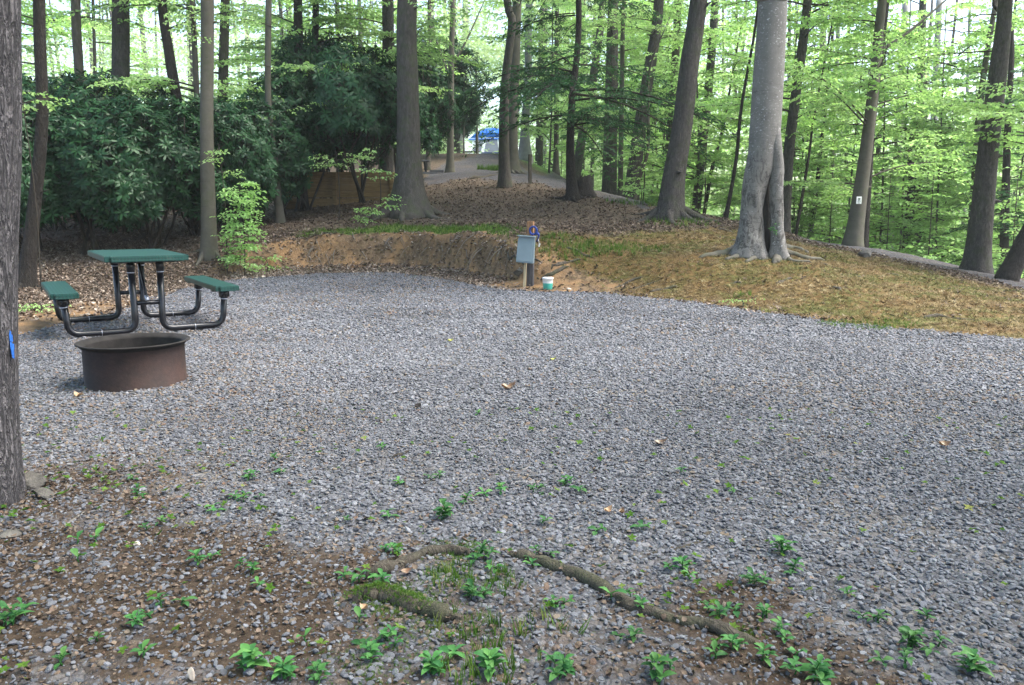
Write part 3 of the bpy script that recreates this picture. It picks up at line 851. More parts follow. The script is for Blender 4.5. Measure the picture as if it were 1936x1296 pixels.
# ------------------------------------------------------------------ trees: each one placed by its own distance
T("old_tree", "huge furrowed dark trunk with a blue paint mark at the edge of the pad", "tree", [(-58, -20, 168), (-64, 500, 168), (-68, 800, 178), (-64, 965, 190)], 3.1, 'x', None, height=9, flare=.05, fh=.2, sides=40)
T("tree", "thin dark tree rising behind the picnic table at the edge of the shrubs", "tree", [(74, 0, 21), (80, 220, 21), (64, 400, 23), (48, 545, 28)], 12.2, 'd', 'high', .9, height=12, flare=.6, roots=4)
T("tree", "thin grey-brown tree above the shrubs, between the dark thin tree and the thick grey one", "tree", [(143, 0, 17), (150, 145, 17)], 19, 'n', 'high', 1.0)
T("tree", "thick straight grey trunk standing up behind the tallest dark shrubs over the picnic table", "tree", [(228, 0, 31), (228, 185, 32)], 19.5, 'o', 'few', 1.2, cz=2.5)
T("tree", "near-black trunk tilted backwards over the shrubs beside the smooth pale pole trunk", "tree", [(305, 0, 17), (318, 90, 18), (332, 178, 20)], 19, 'd', 'high', .95)
T("tree", "slim brown stem between the tilted black trunk and the smooth pale pole trunk", "tree", [(364, 0, 10), (372, 180, 11)], 19, 'n', 'under', .9)
T("pole_tree", "smooth pale pole trunk in front of the dark shrubs near the picnic table", "tree", [(392, 0, 24), (391, 250, 24), (396, 475, 29)], 15.0, 's', 'few', 1.0, cz=2.0, height=13, flare=.3, roots=3, sides=14)
T("tree", "grey-brown trunk just past the smooth pale pole trunk, foot lost in shrubs", "tree", [(426, 0, 18), (421, 185, 19)], 20, 'n', 'high', 1.0)
T("tree", "slim light-grey sapling trunk in the gap between the two dark shrub masses", "tree", [(508, 0, 12), (507, 190, 12), (517, 290, 14)], 18.5, 's', 'few', 1.0, cz=.8)
T("tree", "dark brown trunk above the wooden wall, first of the pair over the shrub", "tree", [(563, 0, 17), (566, 125, 18)], 21, 'd', 'under', 1.0)
T("tree", "thinner dark trunk close beside the dark brown one above the wooden wall", "tree", [(597, 0, 12), (594, 110, 13)], 22, 'd', 'under', 1.0)
T("tree", "dark trunk behind the shrub top, beside the big birch-barked trunk by the wall", "tree", [(733, 0, 22), (734, 110, 23), (731, 290, 26)], 22.5, 'o', 'mid', 1.0)
T("big_tree", "big grey-brown trunk with flared mossy roots at the end of the wooden wall", "tree", [(770, 0, 37), (771, 150, 39), (773, 290, 44), (775, 406, 56)], 18.5, 'n', 'few', 1.3, cz=1.4, height=15, flare=.85, fh=.42, roots=8, sides=22)
T("tree", "short thin dark stem beside the far grey bench", "tree", [(812, 0, 7), (811, 180, 8), (809, 306, 9)], 30, 'n', 'sap', 1.5, cz=2)
T("tree", "slender forked grey stem at the bend of the gravel lane, before the tent", "tree", [(856, -10, 9), (853, 120, 11), (851, 318, 14)], 29, 's', 'few', .9, cz=2.4, forks=((3.2, 2.4, 1.2, 2.5, .05), (3.6, .4, 1.4, 2.6, .05)))
T("tree", "grey trunk with a wide foot just beside the dark far picnic table", "tree", [(858, 0, 10), (856, 150, 13), (860, 276, 18)], 46, 'o', 'high', 1.1, flare=1.0, fh=.5)
T("tree", "pale straight trunk far off above the dark far picnic table", "tree", [(880, 0, 12), (879, 120, 12), (872, 262, 13)], 52, 'p', 'high', 1.2)
T("sapling", "pencil-thin sapling stem in front of the blue and white tent", "tree", [(900, 120, 4), (901, 200, 4), (902, 281, 6)], 47, 's', None, height=6)
T("sapling", "tiny sapling standing on the yellow bank in front of the tent", "tree", [(878, 230, 3), (877, 262, 3), (877, 291, 4)], 40, 'n', None, height=3)
T("tree", "curving dark brown trunk in front of the tent, nearer of two crossing trunks", "tree", [(957, -10, 14), (968, 40, 15), (958, 130, 16), (954, 190, 18), (953, 280, 20), (955, 354, 23)], 22.5, 'n', 'high', .9, flare=.35, sides=12)
T("tree", "pale grey straight trunk with knotted roots right behind the curving brown one", "tree", [(978, -10, 17), (974, 120, 18), (969, 220, 18), (970, 328, 21)], 26.5, 's', 'high', .9, flare=.8, roots=6, sides=12)
T("tree", "pale trunk with flared dark foot on the lane verge beyond the short brown post", "tree", [(1001, 0, 13), (998, 150, 14), (993, 240, 15), (993, 301, 20)], 36, 'p', 'under', 1.0, flare=.7, fh=.5)
T("hemlock_tree", "slender hemlock with flat dark boughs and its foot against the stump", "tree", [(1094, -10, 11), (1091, 100, 12), (1082, 180, 13), (1078, 290, 16), (1082, 376, 21)], 20.0, 'd', 'hem', 1.3, cz=-.7, flare=.55, roots=5, sides=12, kcr=0)
T("tree", "slim far trunk just before the hemlock, over the lane bend", "tree", [(1053, 0, 8), (1052, 230, 9), (1051, 303, 10)], 36, 'n', 'under', .9)
T("tree", "leaning dark trunk behind the hemlock boughs, foot by the lane", "tree", [(1140, 0, 13), (1128, 108, 15), (1108, 210, 16), (1091, 320, 18)], 31, 'o', 'mid', .9)
T("tree", "stout straight dark trunk beside the lane, second beyond the stump", "tree", [(1160, 0, 20), (1157, 120, 23), (1154, 260, 26), (1152, 348, 28)], 27, 'o', 'mid', .9, flare=.25)
T("tree", "thin light stem between the two stout lane-side trunks", "tree", [(1180, 0, 8), (1176, 150, 9), (1173, 358, 10)], 25, 's', 'few', 1.1, cz=1.5)
T("tree", "stout leaning grey trunk on the lane edge, nearest before the big oak", "tree", [(1246, 0, 19), (1240, 60, 20), (1214, 215, 24), (1194, 362, 29)], 24, 'o', 'high', .9, flare=.3)
T("sapling", "bowed thin stem hugging the leaning lane-side trunk", "tree", [(1226, 230, 6), (1225, 285, 6), (1215, 320, 7), (1203, 352, 8)], 23, 'n', None, height=5)
T("tree", "straight greenish trunk close behind the big leaning oak", "tree", [(1282, 0, 14), (1277, 110, 15), (1266, 260, 15)], 28, 'n', 'under', .9)
T("oak_tree", "big leaning oak with furrowed grey bark on the rise over the lane", "tree", [(1323, -10, 33), (1304, 120, 36), (1290, 240, 38), (1274, 340, 42), (1268, 406, 46)], 17.0, 'o', 'high', 1.0, height=15, flare=.4, fh=.35, roots=6, sides=22)
T("tree", "dark slim trunk in the gap just past the big leaning oak", "tree", [(1352, 0, 15), (1341, 150, 16), (1326, 300, 17)], 27, 'o', 'under', .95)
T("sapling", "thin dark leaning stem midway between the oak and the hollow beech", "tree", [(1372, 215, 5), (1360, 270, 6), (1345, 325, 7)], 26, 'd', 'sap', 1.4, cz=2.2, height=8)
T("sapling", "thin leaning stem just in front of the hollow beech on its uphill side", "tree", [(1402, 200, 6), (1394, 285, 7), (1384, 350, 7), (1372, 412, 8)], 19, 'd', 'few', .8, cz=1.6, height=8)
T("tree", "dark leaning trunk close behind the hollow beech, downhill side", "tree", [(1528, -10, 16), (1518, 80, 18), (1503, 190, 19), (1490, 300, 21), (1482, 432, 23)], 19.5, 'o', 'mid', .95)
T("sapling", "wispy dark stem standing just downhill of the hollow beech", "tree", [(1540, 215, 4), (1530, 290, 5), (1512, 400, 6)], 21, 'd', 'sap', 1.6, cz=2.2, height=9)
T("tree", "broken-looking dark stem in the ravine behind the wispy one", "tree", [(1556, 240, 7), (1547, 330, 8), (1536, 410, 10)], 26, 'd', 'few', 1.0, cz=2)
T("sign_tree", "smooth straight trunk carrying the small white marker plate", "tree", [(1669, -10, 16), (1654, 140, 19), (1640, 262, 22), (1624, 380, 27), (1612, 462, 33)], 17.5, 's', 'mid', .85, flare=.25, sides=14, forks=((4.0, .3, 2.2, 1.6, .045),))
T("tree", "dark trunk half hidden close behind the tree with the white marker plate", "tree", [(1652, 200, 14), (1641, 330, 16), (1632, 466, 18)], 19, 'd', 'under', .9)
T("tree", "pale far trunk in the leaves beyond the marker-plate tree, nearer to it of two", "tree", [(1712, 0, 11), (1704, 160, 13), (1697, 290, 14), (1688, 400, 15)], 30, 'p', 'under', 1.0)
T("tree", "dark slim trunk midway between the marker-plate tree and the big downhill trunk", "tree", [(1745, 0, 13), (1741, 150, 15), (1737, 300, 16), (1733, 440, 17)], 26, 'o', 'mid', .9)
T("tree", "pale trunk deep in the leaves beside the midway slim dark trunk", "tree", [(1776, 0, 11), (1770, 130, 12), (1762, 300, 13)], 34, 'p', 'under', 1.0)
T("tree", "short dark ravine stem below the leaves between marker tree and big trunk", "tree", [(1725, 330, 14), (1719, 400, 15), (1714, 460, 16)], 24, 'd', 'sap', 1.8, cz=2, height=7)
T("big_tree", "big dark trunk on the downhill side of the lane with leafy twigs on it", "tree", [(1902, -10, 24), (1889, 120, 31), (1871, 260, 35), (1857, 400, 39), (1846, 508, 46)], 15.2, 'o', 'few', 1.2, cz=1.2, height=13, flare=.25, sides=20)
T("tree", "thin trunk half behind the big dark downhill trunk", "tree", [(1866, 100, 10), (1851, 215, 12), (1843, 330, 12)], 22, 'n', 'under', .9)
T("leaning_tree", "black trunk leaning hard at the downhill edge of the lane", "tree", [(2010, 330, 30), (1960, 415, 32), (1905, 524, 36)], 14.2, 'd', 'mid', .8, height=9, flare=.2)
T("hemlock_tree", "young dark hemlock in the ravine behind the big downhill trunk", "tree", [(1912, 60, 8), (1905, 250, 12), (1898, 480, 16)], 20, 'd', 'hem', .62, cz=-.8, height=9, kcr=1)

# trees further in, each with its own trunk and crown
deep = [(20, 26, 0), (110, 24, 0), (185, 27, 0), (270, 25, 1), (345, 28, 0), (470, 24, 0), (540, 30, 1), (640, 27, 0), (690, 25, 1), (455, 34, 0),
        (1030, 44, 1), (1120, 40, 0), (1230, 36, 0), (1310, 33, 1), (1420, 30, 0), (1460, 25, 0), (1575, 29, 1), (1600, 36, 0), (1660, 31, 0), (1800, 28, 0), (1825, 36, 1), (1900, 26, 0), (1960, 32, 0), (2020, 24, 0), (-60, 22, 0),
        (1490, 38, 0)]
deep = [x_ for k_, x_ in enumerate(deep) if k_ % 5 != 4 and not (x_[0] < 560 and k_ % 2)]
for px, d, kind in deep:
    wd = trng.uniform(4, 8) * (26 / d) ** .5; ln = (px - 968) * .02
    side = "pale green ravine woods" if px > 1000 else "woods above the dark shrubs"
    T("slender_tree", ("slender pale trunk deep in the " if kind else "slender dark trunk deep in the ") + side, "tree", [(px + ln + trng.normal(0, 4), 0, wd), (px, 300, wd * 1.25)], d, 'p' if kind else 'o', 'under' if trng.uniform() < .7 else 'mid', trng.uniform(.9, 1.15),
      group="slender trees deep in the " + side, sides=7, flare=.2)
# leafy young growth of the ravine and the shrub edge
for px, d, s_, lb in [(1215, 23, .7, "low leafy sapling at the lane edge under the big oak"), (1330, 23, 1.2, "bright leafy sapling in the ravine just past the big oak"), (1400, 27, 1.6, "tall leafy sapling behind the hollow beech, uphill side"),
                      (1500, 25, 1.3, "bright sapling behind the foot of the hollow beech, downhill side"), (1570, 22, 1.3, "bright sapling in the ravine between beech and marker-plate tree"), (1680, 21, 1.2, "bright sapling just past the marker-plate tree"),
                      (1760, 20, 1.3, "broad pale sapling before the big downhill trunk"), (1810, 25, 1.7, "tall pale sapling deep behind the big downhill trunk"), (1920, 18, 1.0, "pale sapling beside the black leaning trunk"), (1150, 33, 1.1, "pale sapling beyond the lane behind the stump"),
                      (1270, 31, 1.6, "pale tall sapling deep behind the big oak"), (1620, 28, 1.8, "tall pale sapling deep behind the marker-plate tree"), (1060, 42, 1.6, "pale sapling far beyond the short brown post")]:
    g0 = P(px, 400, d); z = gz(g0[0], g0[1])
    r_ = thing("sapling", lb, "sapling", (g0[0], g0[1], z), 0, "saplings in the ravine")
    mb = MB(); tube(mb, [(0, 0, -.1), (.03, 0, 1.2 * s_), (.0, .05, 3.2 * s_)], [.022, .016, .005], 6); mb.build("trunk", M['twig'], r_)
    co = bpy.data.objects.new("crown", CR['sap'][int(trng.integers(3))]); COL.objects.link(co); co.parent = r_; co.scale = (s_ * 1.25, s_ * 1.25, s_); co.rotation_euler = (0, 0, trng.uniform(0, 6))

for k_ in range(40):
    px = trng.uniform(-120, 760) if k_ % 8 == 0 else trng.uniform(1010, 2080); d = trng.uniform(21, 40)
    if 1010 < px < 1250: d = max(d, 30)
    g0 = P(px, 400, d); z = gz(g0[0], g0[1])
    sd_ = "woods behind the dark shrubs" if px < 900 else "ravine behind the beech and oak"
    r_ = thing("understory_tree", "thin-stemmed young beech, one of many filling the " + sd_, "tree", (g0[0], g0[1], z), 0, "young beeches in the " + sd_)
    s_ = trng.uniform(.75, 1.1); mb = MB(); tube(mb, smoothpath([(0, 0, -.1), (trng.normal(0, .1), 0, 3 * s_), (trng.normal(0, .25), trng.normal(0, .2), 9 * s_)], 8), np.linspace(.05, .015, 8), 6); mb.build("trunk", M['bark_oak'], r_)
    co = bpy.data.objects.new("crown", CR['under'][int(trng.integers(4))]); COL.objects.link(co); co.parent = r_; co.scale = (s_, s_, s_); co.rotation_euler = (0, 0, trng.uniform(0, 6)); co.location = (0, 0, -.6)

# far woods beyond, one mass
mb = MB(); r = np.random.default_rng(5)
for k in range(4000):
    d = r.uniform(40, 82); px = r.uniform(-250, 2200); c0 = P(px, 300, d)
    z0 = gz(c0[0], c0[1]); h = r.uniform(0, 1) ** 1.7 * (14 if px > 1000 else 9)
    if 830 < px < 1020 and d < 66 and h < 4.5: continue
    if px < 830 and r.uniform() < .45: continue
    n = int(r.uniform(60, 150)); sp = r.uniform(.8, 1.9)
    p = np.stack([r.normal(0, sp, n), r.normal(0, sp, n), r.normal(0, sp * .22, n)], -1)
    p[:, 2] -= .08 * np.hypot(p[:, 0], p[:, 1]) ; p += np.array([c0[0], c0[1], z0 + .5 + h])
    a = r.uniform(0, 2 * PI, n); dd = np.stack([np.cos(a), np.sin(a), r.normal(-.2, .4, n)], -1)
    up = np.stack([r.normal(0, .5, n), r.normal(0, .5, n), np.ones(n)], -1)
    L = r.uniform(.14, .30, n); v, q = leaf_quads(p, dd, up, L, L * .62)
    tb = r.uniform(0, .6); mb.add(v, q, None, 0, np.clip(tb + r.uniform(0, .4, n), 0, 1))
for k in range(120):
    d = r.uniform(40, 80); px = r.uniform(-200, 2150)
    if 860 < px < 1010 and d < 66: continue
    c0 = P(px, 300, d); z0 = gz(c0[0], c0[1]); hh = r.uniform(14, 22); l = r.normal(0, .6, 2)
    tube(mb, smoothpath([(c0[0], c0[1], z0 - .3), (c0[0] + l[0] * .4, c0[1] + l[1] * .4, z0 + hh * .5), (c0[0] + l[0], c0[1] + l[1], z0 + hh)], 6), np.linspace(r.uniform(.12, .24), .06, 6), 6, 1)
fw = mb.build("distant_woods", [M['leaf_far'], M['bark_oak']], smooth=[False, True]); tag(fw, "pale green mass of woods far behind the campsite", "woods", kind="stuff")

# ------------------------------------------------------------------ rhododendrons
def rhodo_meshes(seed, Rr, H, nw, gap=.0, low=.16):
    r = np.random.default_rng(seed); mb = MB(); st = MB()
    ph = r.uniform(0, 6.3, 6)
    stems = []
    for k in range(6):
        az = k * 1.05 + r.uniform(-.4, .4); L = Rr * r.uniform(.35, .8)
        tp = smoothpath([(r.normal(0, .12), r.normal(0, .12), -.15), (math.cos(az) * L * .35 + r.normal(0, .12), math.sin(az) * L * .35 + r.normal(0, .12), H * .25), (math.cos(az + .5) * L * .8, math.sin(az + .5) * L * .8, H * .45), (math.cos(az + .3) * L, math.sin(az + .3) * L, H * r.uniform(.65, .9))], 14)
        tube(st, tp, np.linspace(.035, .010, 14), 6); stems.append(tp)
    for k in range(nw):
        az = r.uniform(0, 2 * PI); cz = r.uniform(-.75, 1.0)
        rad = (r.uniform(.45, 1.0) ** .45) * (1 + .22 * math.sin(3 * az + ph[0]) + .16 * math.sin(5 * az + ph[1] + 3 * cz))
        rr = math.sqrt(max(0, 1 - cz * cz * .92))
        c = np.array([math.cos(az) * rr * rad * Rr, math.sin(az) * rr * rad * Rr, H * (.54 + .46 * cz * min(1.0, rad))])
        if c[2] < H * low: continue
        ax = np.array([math.cos(az) * rr, math.sin(az) * rr, .55 + .5 * cz]); ax /= np.linalg.norm(ax); ax += r.normal(0, .25, 3); ax /= np.linalg.norm(ax)
        s = np.cross(ax, [0, 0, 1.0]); s /= np.linalg.norm(s) + 1e-9; b = np.cross(ax, s)
        if k % 2 == 0: tube(st, [c - ax * .28 - np.array([0, 0, .05]), c - ax * .1, c], [.009, .006, .005], 4, 0, False)
        n = int(r.integers(8, 13)); a = np.arange(n) * 2 * PI / n + r.uniform(0, 6) + r.normal(0, .15, n); el = r.normal(.05, .28, n)
        d = np.cos(el)[:, None] * (np.cos(a)[:, None] * s + np.sin(a)[:, None] * b) + np.sin(el)[:, None] * ax
        up = np.broadcast_to(ax, (n, 3)) + r.normal(0, .15, (n, 3))
        d /= np.linalg.norm(d, axis=1)[:, None]; sd_ = np.cross(d, up); sd_ /= np.linalg.norm(sd_, axis=1)[:, None] + 1e-9; nn = np.cross(sd_, d)
        L = (r.uniform(.11, .18, n))[:, None]; Wd = L * .125
        p = c[None, :] + d * .012
        m1 = p + d * L * .35 + nn * L * .02; m2 = p + d * L * .72 - nn * L * .05; tip = p + d * L - nn * L * .16
        v = np.stack([p, m1 + sd_ * Wd, m2 + sd_ * Wd * .9, tip, m2 - sd_ * Wd * .9, m1 - sd_ * Wd], 1).reshape(-1, 3)
        i0 = np.arange(n)[:, None] * 6
        q = np.concatenate([i0 + np.array([[0, 1, 5, 5]])[:, [0, 1, 2, 2]][:, :4], i0 + np.array([[1, 2, 4, 5]])]) if False else i0 + np.array([[1, 2, 4, 5]])
        tt = np.concatenate([i0 + np.array([[0, 1, 5]]), i0 + np.array([[2, 3, 4]])])
        mb.add(v, q, tt, 0, np.clip(r.uniform(0, .6) + r.uniform(0, .4, n), 0, 1)[0])
    return mb.mesh("foliage", M['rhodo'], False), st.mesh("stems", M['twig'], True)
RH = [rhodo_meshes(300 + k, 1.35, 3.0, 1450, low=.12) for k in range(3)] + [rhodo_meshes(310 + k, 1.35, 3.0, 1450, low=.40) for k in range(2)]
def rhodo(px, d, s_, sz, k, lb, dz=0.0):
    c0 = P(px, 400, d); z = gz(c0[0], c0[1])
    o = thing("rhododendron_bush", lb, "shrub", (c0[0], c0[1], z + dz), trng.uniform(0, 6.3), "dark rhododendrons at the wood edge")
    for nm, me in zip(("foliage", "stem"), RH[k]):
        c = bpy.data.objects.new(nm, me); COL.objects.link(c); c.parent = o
    o.scale = (s_, s_, sz)
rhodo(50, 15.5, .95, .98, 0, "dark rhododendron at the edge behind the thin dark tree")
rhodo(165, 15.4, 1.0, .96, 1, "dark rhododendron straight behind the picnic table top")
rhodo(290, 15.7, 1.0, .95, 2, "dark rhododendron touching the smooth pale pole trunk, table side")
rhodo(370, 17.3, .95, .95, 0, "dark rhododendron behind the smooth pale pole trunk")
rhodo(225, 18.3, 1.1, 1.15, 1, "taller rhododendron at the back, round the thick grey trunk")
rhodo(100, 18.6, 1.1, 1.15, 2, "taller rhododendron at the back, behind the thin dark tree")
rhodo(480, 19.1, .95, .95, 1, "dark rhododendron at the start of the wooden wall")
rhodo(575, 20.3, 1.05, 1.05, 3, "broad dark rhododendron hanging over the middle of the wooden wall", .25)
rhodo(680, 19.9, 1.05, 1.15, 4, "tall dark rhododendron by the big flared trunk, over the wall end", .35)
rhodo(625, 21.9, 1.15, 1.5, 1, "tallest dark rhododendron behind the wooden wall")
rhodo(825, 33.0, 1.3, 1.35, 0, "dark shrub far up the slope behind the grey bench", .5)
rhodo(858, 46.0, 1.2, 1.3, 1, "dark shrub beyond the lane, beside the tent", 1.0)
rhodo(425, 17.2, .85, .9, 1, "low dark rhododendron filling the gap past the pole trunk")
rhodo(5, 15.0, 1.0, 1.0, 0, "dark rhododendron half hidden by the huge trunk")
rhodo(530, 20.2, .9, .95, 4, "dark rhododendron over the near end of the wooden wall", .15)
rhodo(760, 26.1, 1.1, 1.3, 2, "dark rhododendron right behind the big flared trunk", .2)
# ------------------------------------------------------------------ hollow beech on the mound
def px_tube(mb, pts, depth, o, sides=16, mat=0, n=20, rm=None, dy=0.0):
    c = []; rr = []
    for px, py, wd in pts:
        p = P(px, py, depth); rr.append(wd * .5 * camdepth(p) / FPX); c.append(p - o + [0, dy, 0])
    pa = smoothpath(c, n); ra = np.interp(np.linspace(0, 1, n), np.linspace(0, 1, len(rr)), rr)
    tube(mb, pa, ra, sides, mat, True, rm(pa[:, 2]) if rm else None); return pa, ra
bd = 12.8
b0 = P(1435, 484, bd); b0[2] = gz(b0[0], b0[1])
beech = thing("beech_tree", "old pale beech on the mound with a dark hollow split at its foot", "tree", b0)
def burl(h, sides, seed):
    a = np.arange(sides) * 2 * PI / sides; H, A_ = np.meshgrid(h, a, indexing='ij')
    n_ = fbm(np.cos(A_) * 1.6 + H * 2.1 + seed * 7, np.sin(A_) * 1.6 + H * 3.3, 50 + seed, 3) - .5
    return 1 + n_ * (.34 * sstep(2.0, 1.2, H) + .05)
mb = MB()
up1 = P(1462, -10, bd) - b0
px_tube(mb, [(1414, 492, 50), (1417, 462, 48), (1419, 432, 41), (1421, 395, 39), (1427, 350, 43), (1438, 308, 52), (1446, 250, 57), (1452, 150, 56), (1458, 60, 53), (1462, -10, 52)], bd, b0, 26, 0, 40, lambda h: lobes(h, 26, 3, .45, .16, 7, .7) * burl(h, 26, 1))
tube(mb, smoothpath([up1 - np.array([.01, 0, .12]), up1 + [.06, 0, 1.5], up1 + [.3, .1, 5], up1 + [.5, .1, 9]], 12), np.linspace(.222, .08, 12), 18)
px_tube(mb, [(1467, 502, 34), (1467, 468, 28), (1465, 430, 25), (1464, 395, 25), (1464, 350, 26), (1465, 318, 25), (1462, 280, 26), (1460, 240, 20)], bd, b0, 18, 0, 26, lambda h: lobes(h, 18, 8, .30, .14, 5, .7) * burl(h, 18, 2), dy=-.10)
px_tube(mb, [(1444, 492, 44), (1444, 430, 34), (1447, 370, 28), (1453, 320, 18)], bd, b0, 10, 1, 10, dy=.12)  # near-black plug behind the split: the hollow's shade put in as colour
rr_ = np.random.default_rng(4)
def ground_root(mb, pts, r0, r1, o, mat=0, lift=.0, n=14, sides=8, wob=.02, taper=False):
    w_ = []
    for i_, (px, py) in enumerate(pts):
        g_ = G(px, py); w_.append([g_[0] - o[0], g_[1] - o[1], g_[2] - o[2] + lift])
    pa = smoothpath(w_, n); pa[:, :2] += rr_.normal(0, wob, (n, 2)) * (r0 * 6)
    for i_ in range(n): pa[i_, 2] = gz(pa[i_, 0] + o[0], pa[i_, 1] + o[1]) - o[2] + lift
    ra = np.linspace(r0, r1, n) * (1 + (fbm(np.arange(n) * .5, np.full(n, r1 * 700), 9) - .5) * .6)
    if taper: ra *= np.minimum(1, .25 + np.minimum(np.arange(n), np.arange(n)[::-1]) / 4); pa[:, 2] += (fbm(np.arange(n) * .30, np.full(n, r0 * 900), 3) - .52) * r0 * 2.0; pa[0, 2] -= r0 * 1.3
    pa[-1, 2] -= r1 * 2; pa[0, 2] -= r0 * .3
    tube(mb, pa, ra, sides, mat); return pa
for pts, r0, r1 in [([(1412, 470), (1380, 480), (1350, 484), (1318, 487)], .085, .02), ([(1415, 476), (1395, 487), (1372, 492)], .07, .02), ([(1428, 480), (1425, 490), (1410, 497)], .055, .02),
                    ([(1470, 478), (1500, 484), (1522, 490), (1562, 493)], .07, .02), ([(1475, 470), (1505, 472), (1530, 481)], .06, .02), ([(1464, 485), (1468, 494), (1462, 499)], .07, .03), ([(1478, 480), (1488, 490), (1500, 495), (1538, 497)], .045, .015), ([(1440, 478), (1446, 486), (1448, 492)], .05, .02)]:
    ground_root(mb, pts, r0 * 1.35, r1 * 1.1, b0, 2, .012)
mb.build("trunk", [M['bark_beech'], M['soot_and_hollow_shade'], M['bark_smooth']], beech)
mb = MB()
tw = np.random.default_rng(3)
for k in range(26):                                    # a tuft of moss and leaves on the small leg
    p = P(1463 + tw.normal(0, 4), 434 + tw.normal(0, 4), bd - .28) - b0
    a_ = tw.uniform(0, 6.3); v, q = leaf_quads(p[None, :], np.array([[math.cos(a_), -abs(math.sin(a_)), tw.uniform(-.4, .5)]]), np.array([[0, -.3, 1.0]]), .06, .035); mb.add(v, q, None, 0, tw.uniform())
mb.build("leaf_tuft", M['weed'], beech)
co = bpy.data.objects.new("crown", CR['high'][0]); COL.objects.link(co); co.parent = beech; co.scale = (1.2, 1.2, 1.2); co.location = (.2, 0, 1.0)
for nm_, hz_, sc_ in (("old_tree", .5, 1.0), ("oak_tree", 4.0, 1.0), ("beech_tree", 2.0, 1.0)):
    p_ = bpy.data.objects[nm_]; c_ = bpy.data.objects.new("upper_crown", CR['canopy'][int(trng.integers(2))]); COL.objects.link(c_); c_.parent = p_; c_.scale = (sc_,) * 3; c_.location = (0, 0, hz_); c_.rotation_euler = (0, 0, trng.uniform(0, 6))
for x_, y_ in ((2.6, -3.2), (-3.4, -3.8), (7.5, 1.0), (-8.5, 5.5)):   # unseen trees added round the camera to shade the near gravel
    z_ = gz(x_, y_); r_ = thing("shade_tree", "tall unseen tree added beside the camera to shade the near gravel", "tree", (x_, y_, z_), 0, "unseen trees added around the camera")
    mb = MB(); hh_ = np.array([-.2, 0, .2, .6, 3, 7, 12.5]); tube(mb, np.column_stack([hh_ * .01, hh_ * -.01, hh_]), [.3, .28, .22, .19, .17, .12, .03], 14, 0, True, lobes(hh_, 14, 5, .3, .3)); mb.build("trunk", M['bark_oak'], r_)
    c_ = bpy.data.objects.new("crown", CR['canopy'][int(trng.integers(2))]); COL.objects.link(c_); c_.parent = r_; c_.rotation_euler = (0, 0, trng.uniform(0, 6))

# ------------------------------------------------------------------ materials of built things
t = NT("green_coating"); v = t.coord()
d1 = t.voro(v, 34, 'F1', 'Distance', 0.0)
c = t.mix(t.ramp(d1, [(.30, .6), (.38, 0.0)]), t.ramp(t.noise(v, 9, 4), [(.3, (.003, .036, .030)), (.7, (.005, .052, .043))]), (.002, .018, .014))
c = t.mix(t.ramp(t.noise(v, 4, 6, .7), [(.62, 0.0), (.75, .5)]), c, (.11, .12, .09))
M['green'] = t.pbr(c, .42, t.bump(d1, .5, .004), 0, .45)
M['black'] = simple("black_paint", (.006, .006, .009), .28, 0, .4, .3, 20, .15)
M['steel'] = simple("worn_steel", (.45, .46, .52), .35, .7, .5)
t = NT("rusty_iron"); v = t.coord()
n1 = t.noise(v, 5, 6, .7); n2 = t.noise(v, 40, 4, .7)
c = t.ramp(n1, [(.3, (.010, .0065, .006)), (.5, (.020, .011, .0095)), (.7, (.036, .0175, .0135))])
c = t.mix(t.ramp(n2, [(.5, 0.0), (.75, .35)]), c, (.042, .025, .021))
st_ = t.noise(t.coord((9, 9, .8)), 1.5, 3)
c = t.mix(t.ramp(st_, [(.58, 0.0), (.7, .4)]), c, (.035, .024, .022))
M['rust'] = t.pbr(c, .75, t.bump(n2, .5, .004), .1, .3)
M['ash'] = simple("ash", (.07, .065, .06), .95, 0, .1, .5, 14, .8)
def wood_mat(name, dark, light, along=(1, 12, 12), sc=5):
    t = NT(name); n = t.noise(t.coord(along), sc, 6, .65, .6)
    c = t.ramp(n, [(.3, dark), (.7, light)]); c = t.mix(t.ramp(t.noise(t.coord(), 2.5, 4), [(.5, 0.0), (.75, .5)]), c, tuple(x * .5 for x in dark))
    return t.pbr(c, .8, t.bump(n, .4, .006), 0, .2)
M['wood_wall'] = wood_mat("weathered_boards", (.17, .11, .05), (.34, .235, .115), (1, 10, 10), 2.5)
M['wood_post'] = wood_mat("post_wood", (.17, .085, .04), (.36, .20, .105), (12, 12, 1), 3)
M['wood_grey'] = wood_mat("grey_post", (.035, .032, .034), (.085, .08, .082), (12, 12, 1), 3)
M['wood_pale'] = wood_mat("pale_stake", (.36, .28, .17), (.55, .45, .30), (12, 12, 1), 3)
M['boxgrey'] = simple("grey_enamel", (.155, .205, .23), .4, 0, .4, .08, 6)
M['blue'] = simple("blue_plastic", (.012, .035, .20), .4, 0, .4, .3, 12)
M['white'] = simple("white_plastic", (.72, .73, .72), .45, 0, .4, .06, 8)
M['teal'] = simple("teal_plastic", (.06, .36, .29), .35, 0, .45, .1, 8)
M['paintblue'] = simple("blue_paint", (.02, .10, .36), .7, 0, .2, .35, 60)
M['tent_blue'] = simple("tent_blue", (.02, .14, .55), .6, 0, .2, .12, 2)
M['tent_white'] = simple("tent_white", (.80, .83, .88), .7, 0, .2, .06, 2)
M['tent_grey'] = simple("tent_mesh_grey", (.19, .20, .26), .7, 0, .2, .1, 2)
M['tent_navy'] = simple("tent_navy", (.015, .03, .13), .7, 0, .2, .1, 2)
M['dark_table'] = simple("dark_boards", (.02, .021, .024), .6, 0, .3, .3, 4)
M['grey_boards'] = simple("grey_boards", (.11, .115, .125), .6, 0, .3, .2, 4)
t = NT("field_stone"); v = t.coord(); n = t.noise(v, 6, 6, .7)
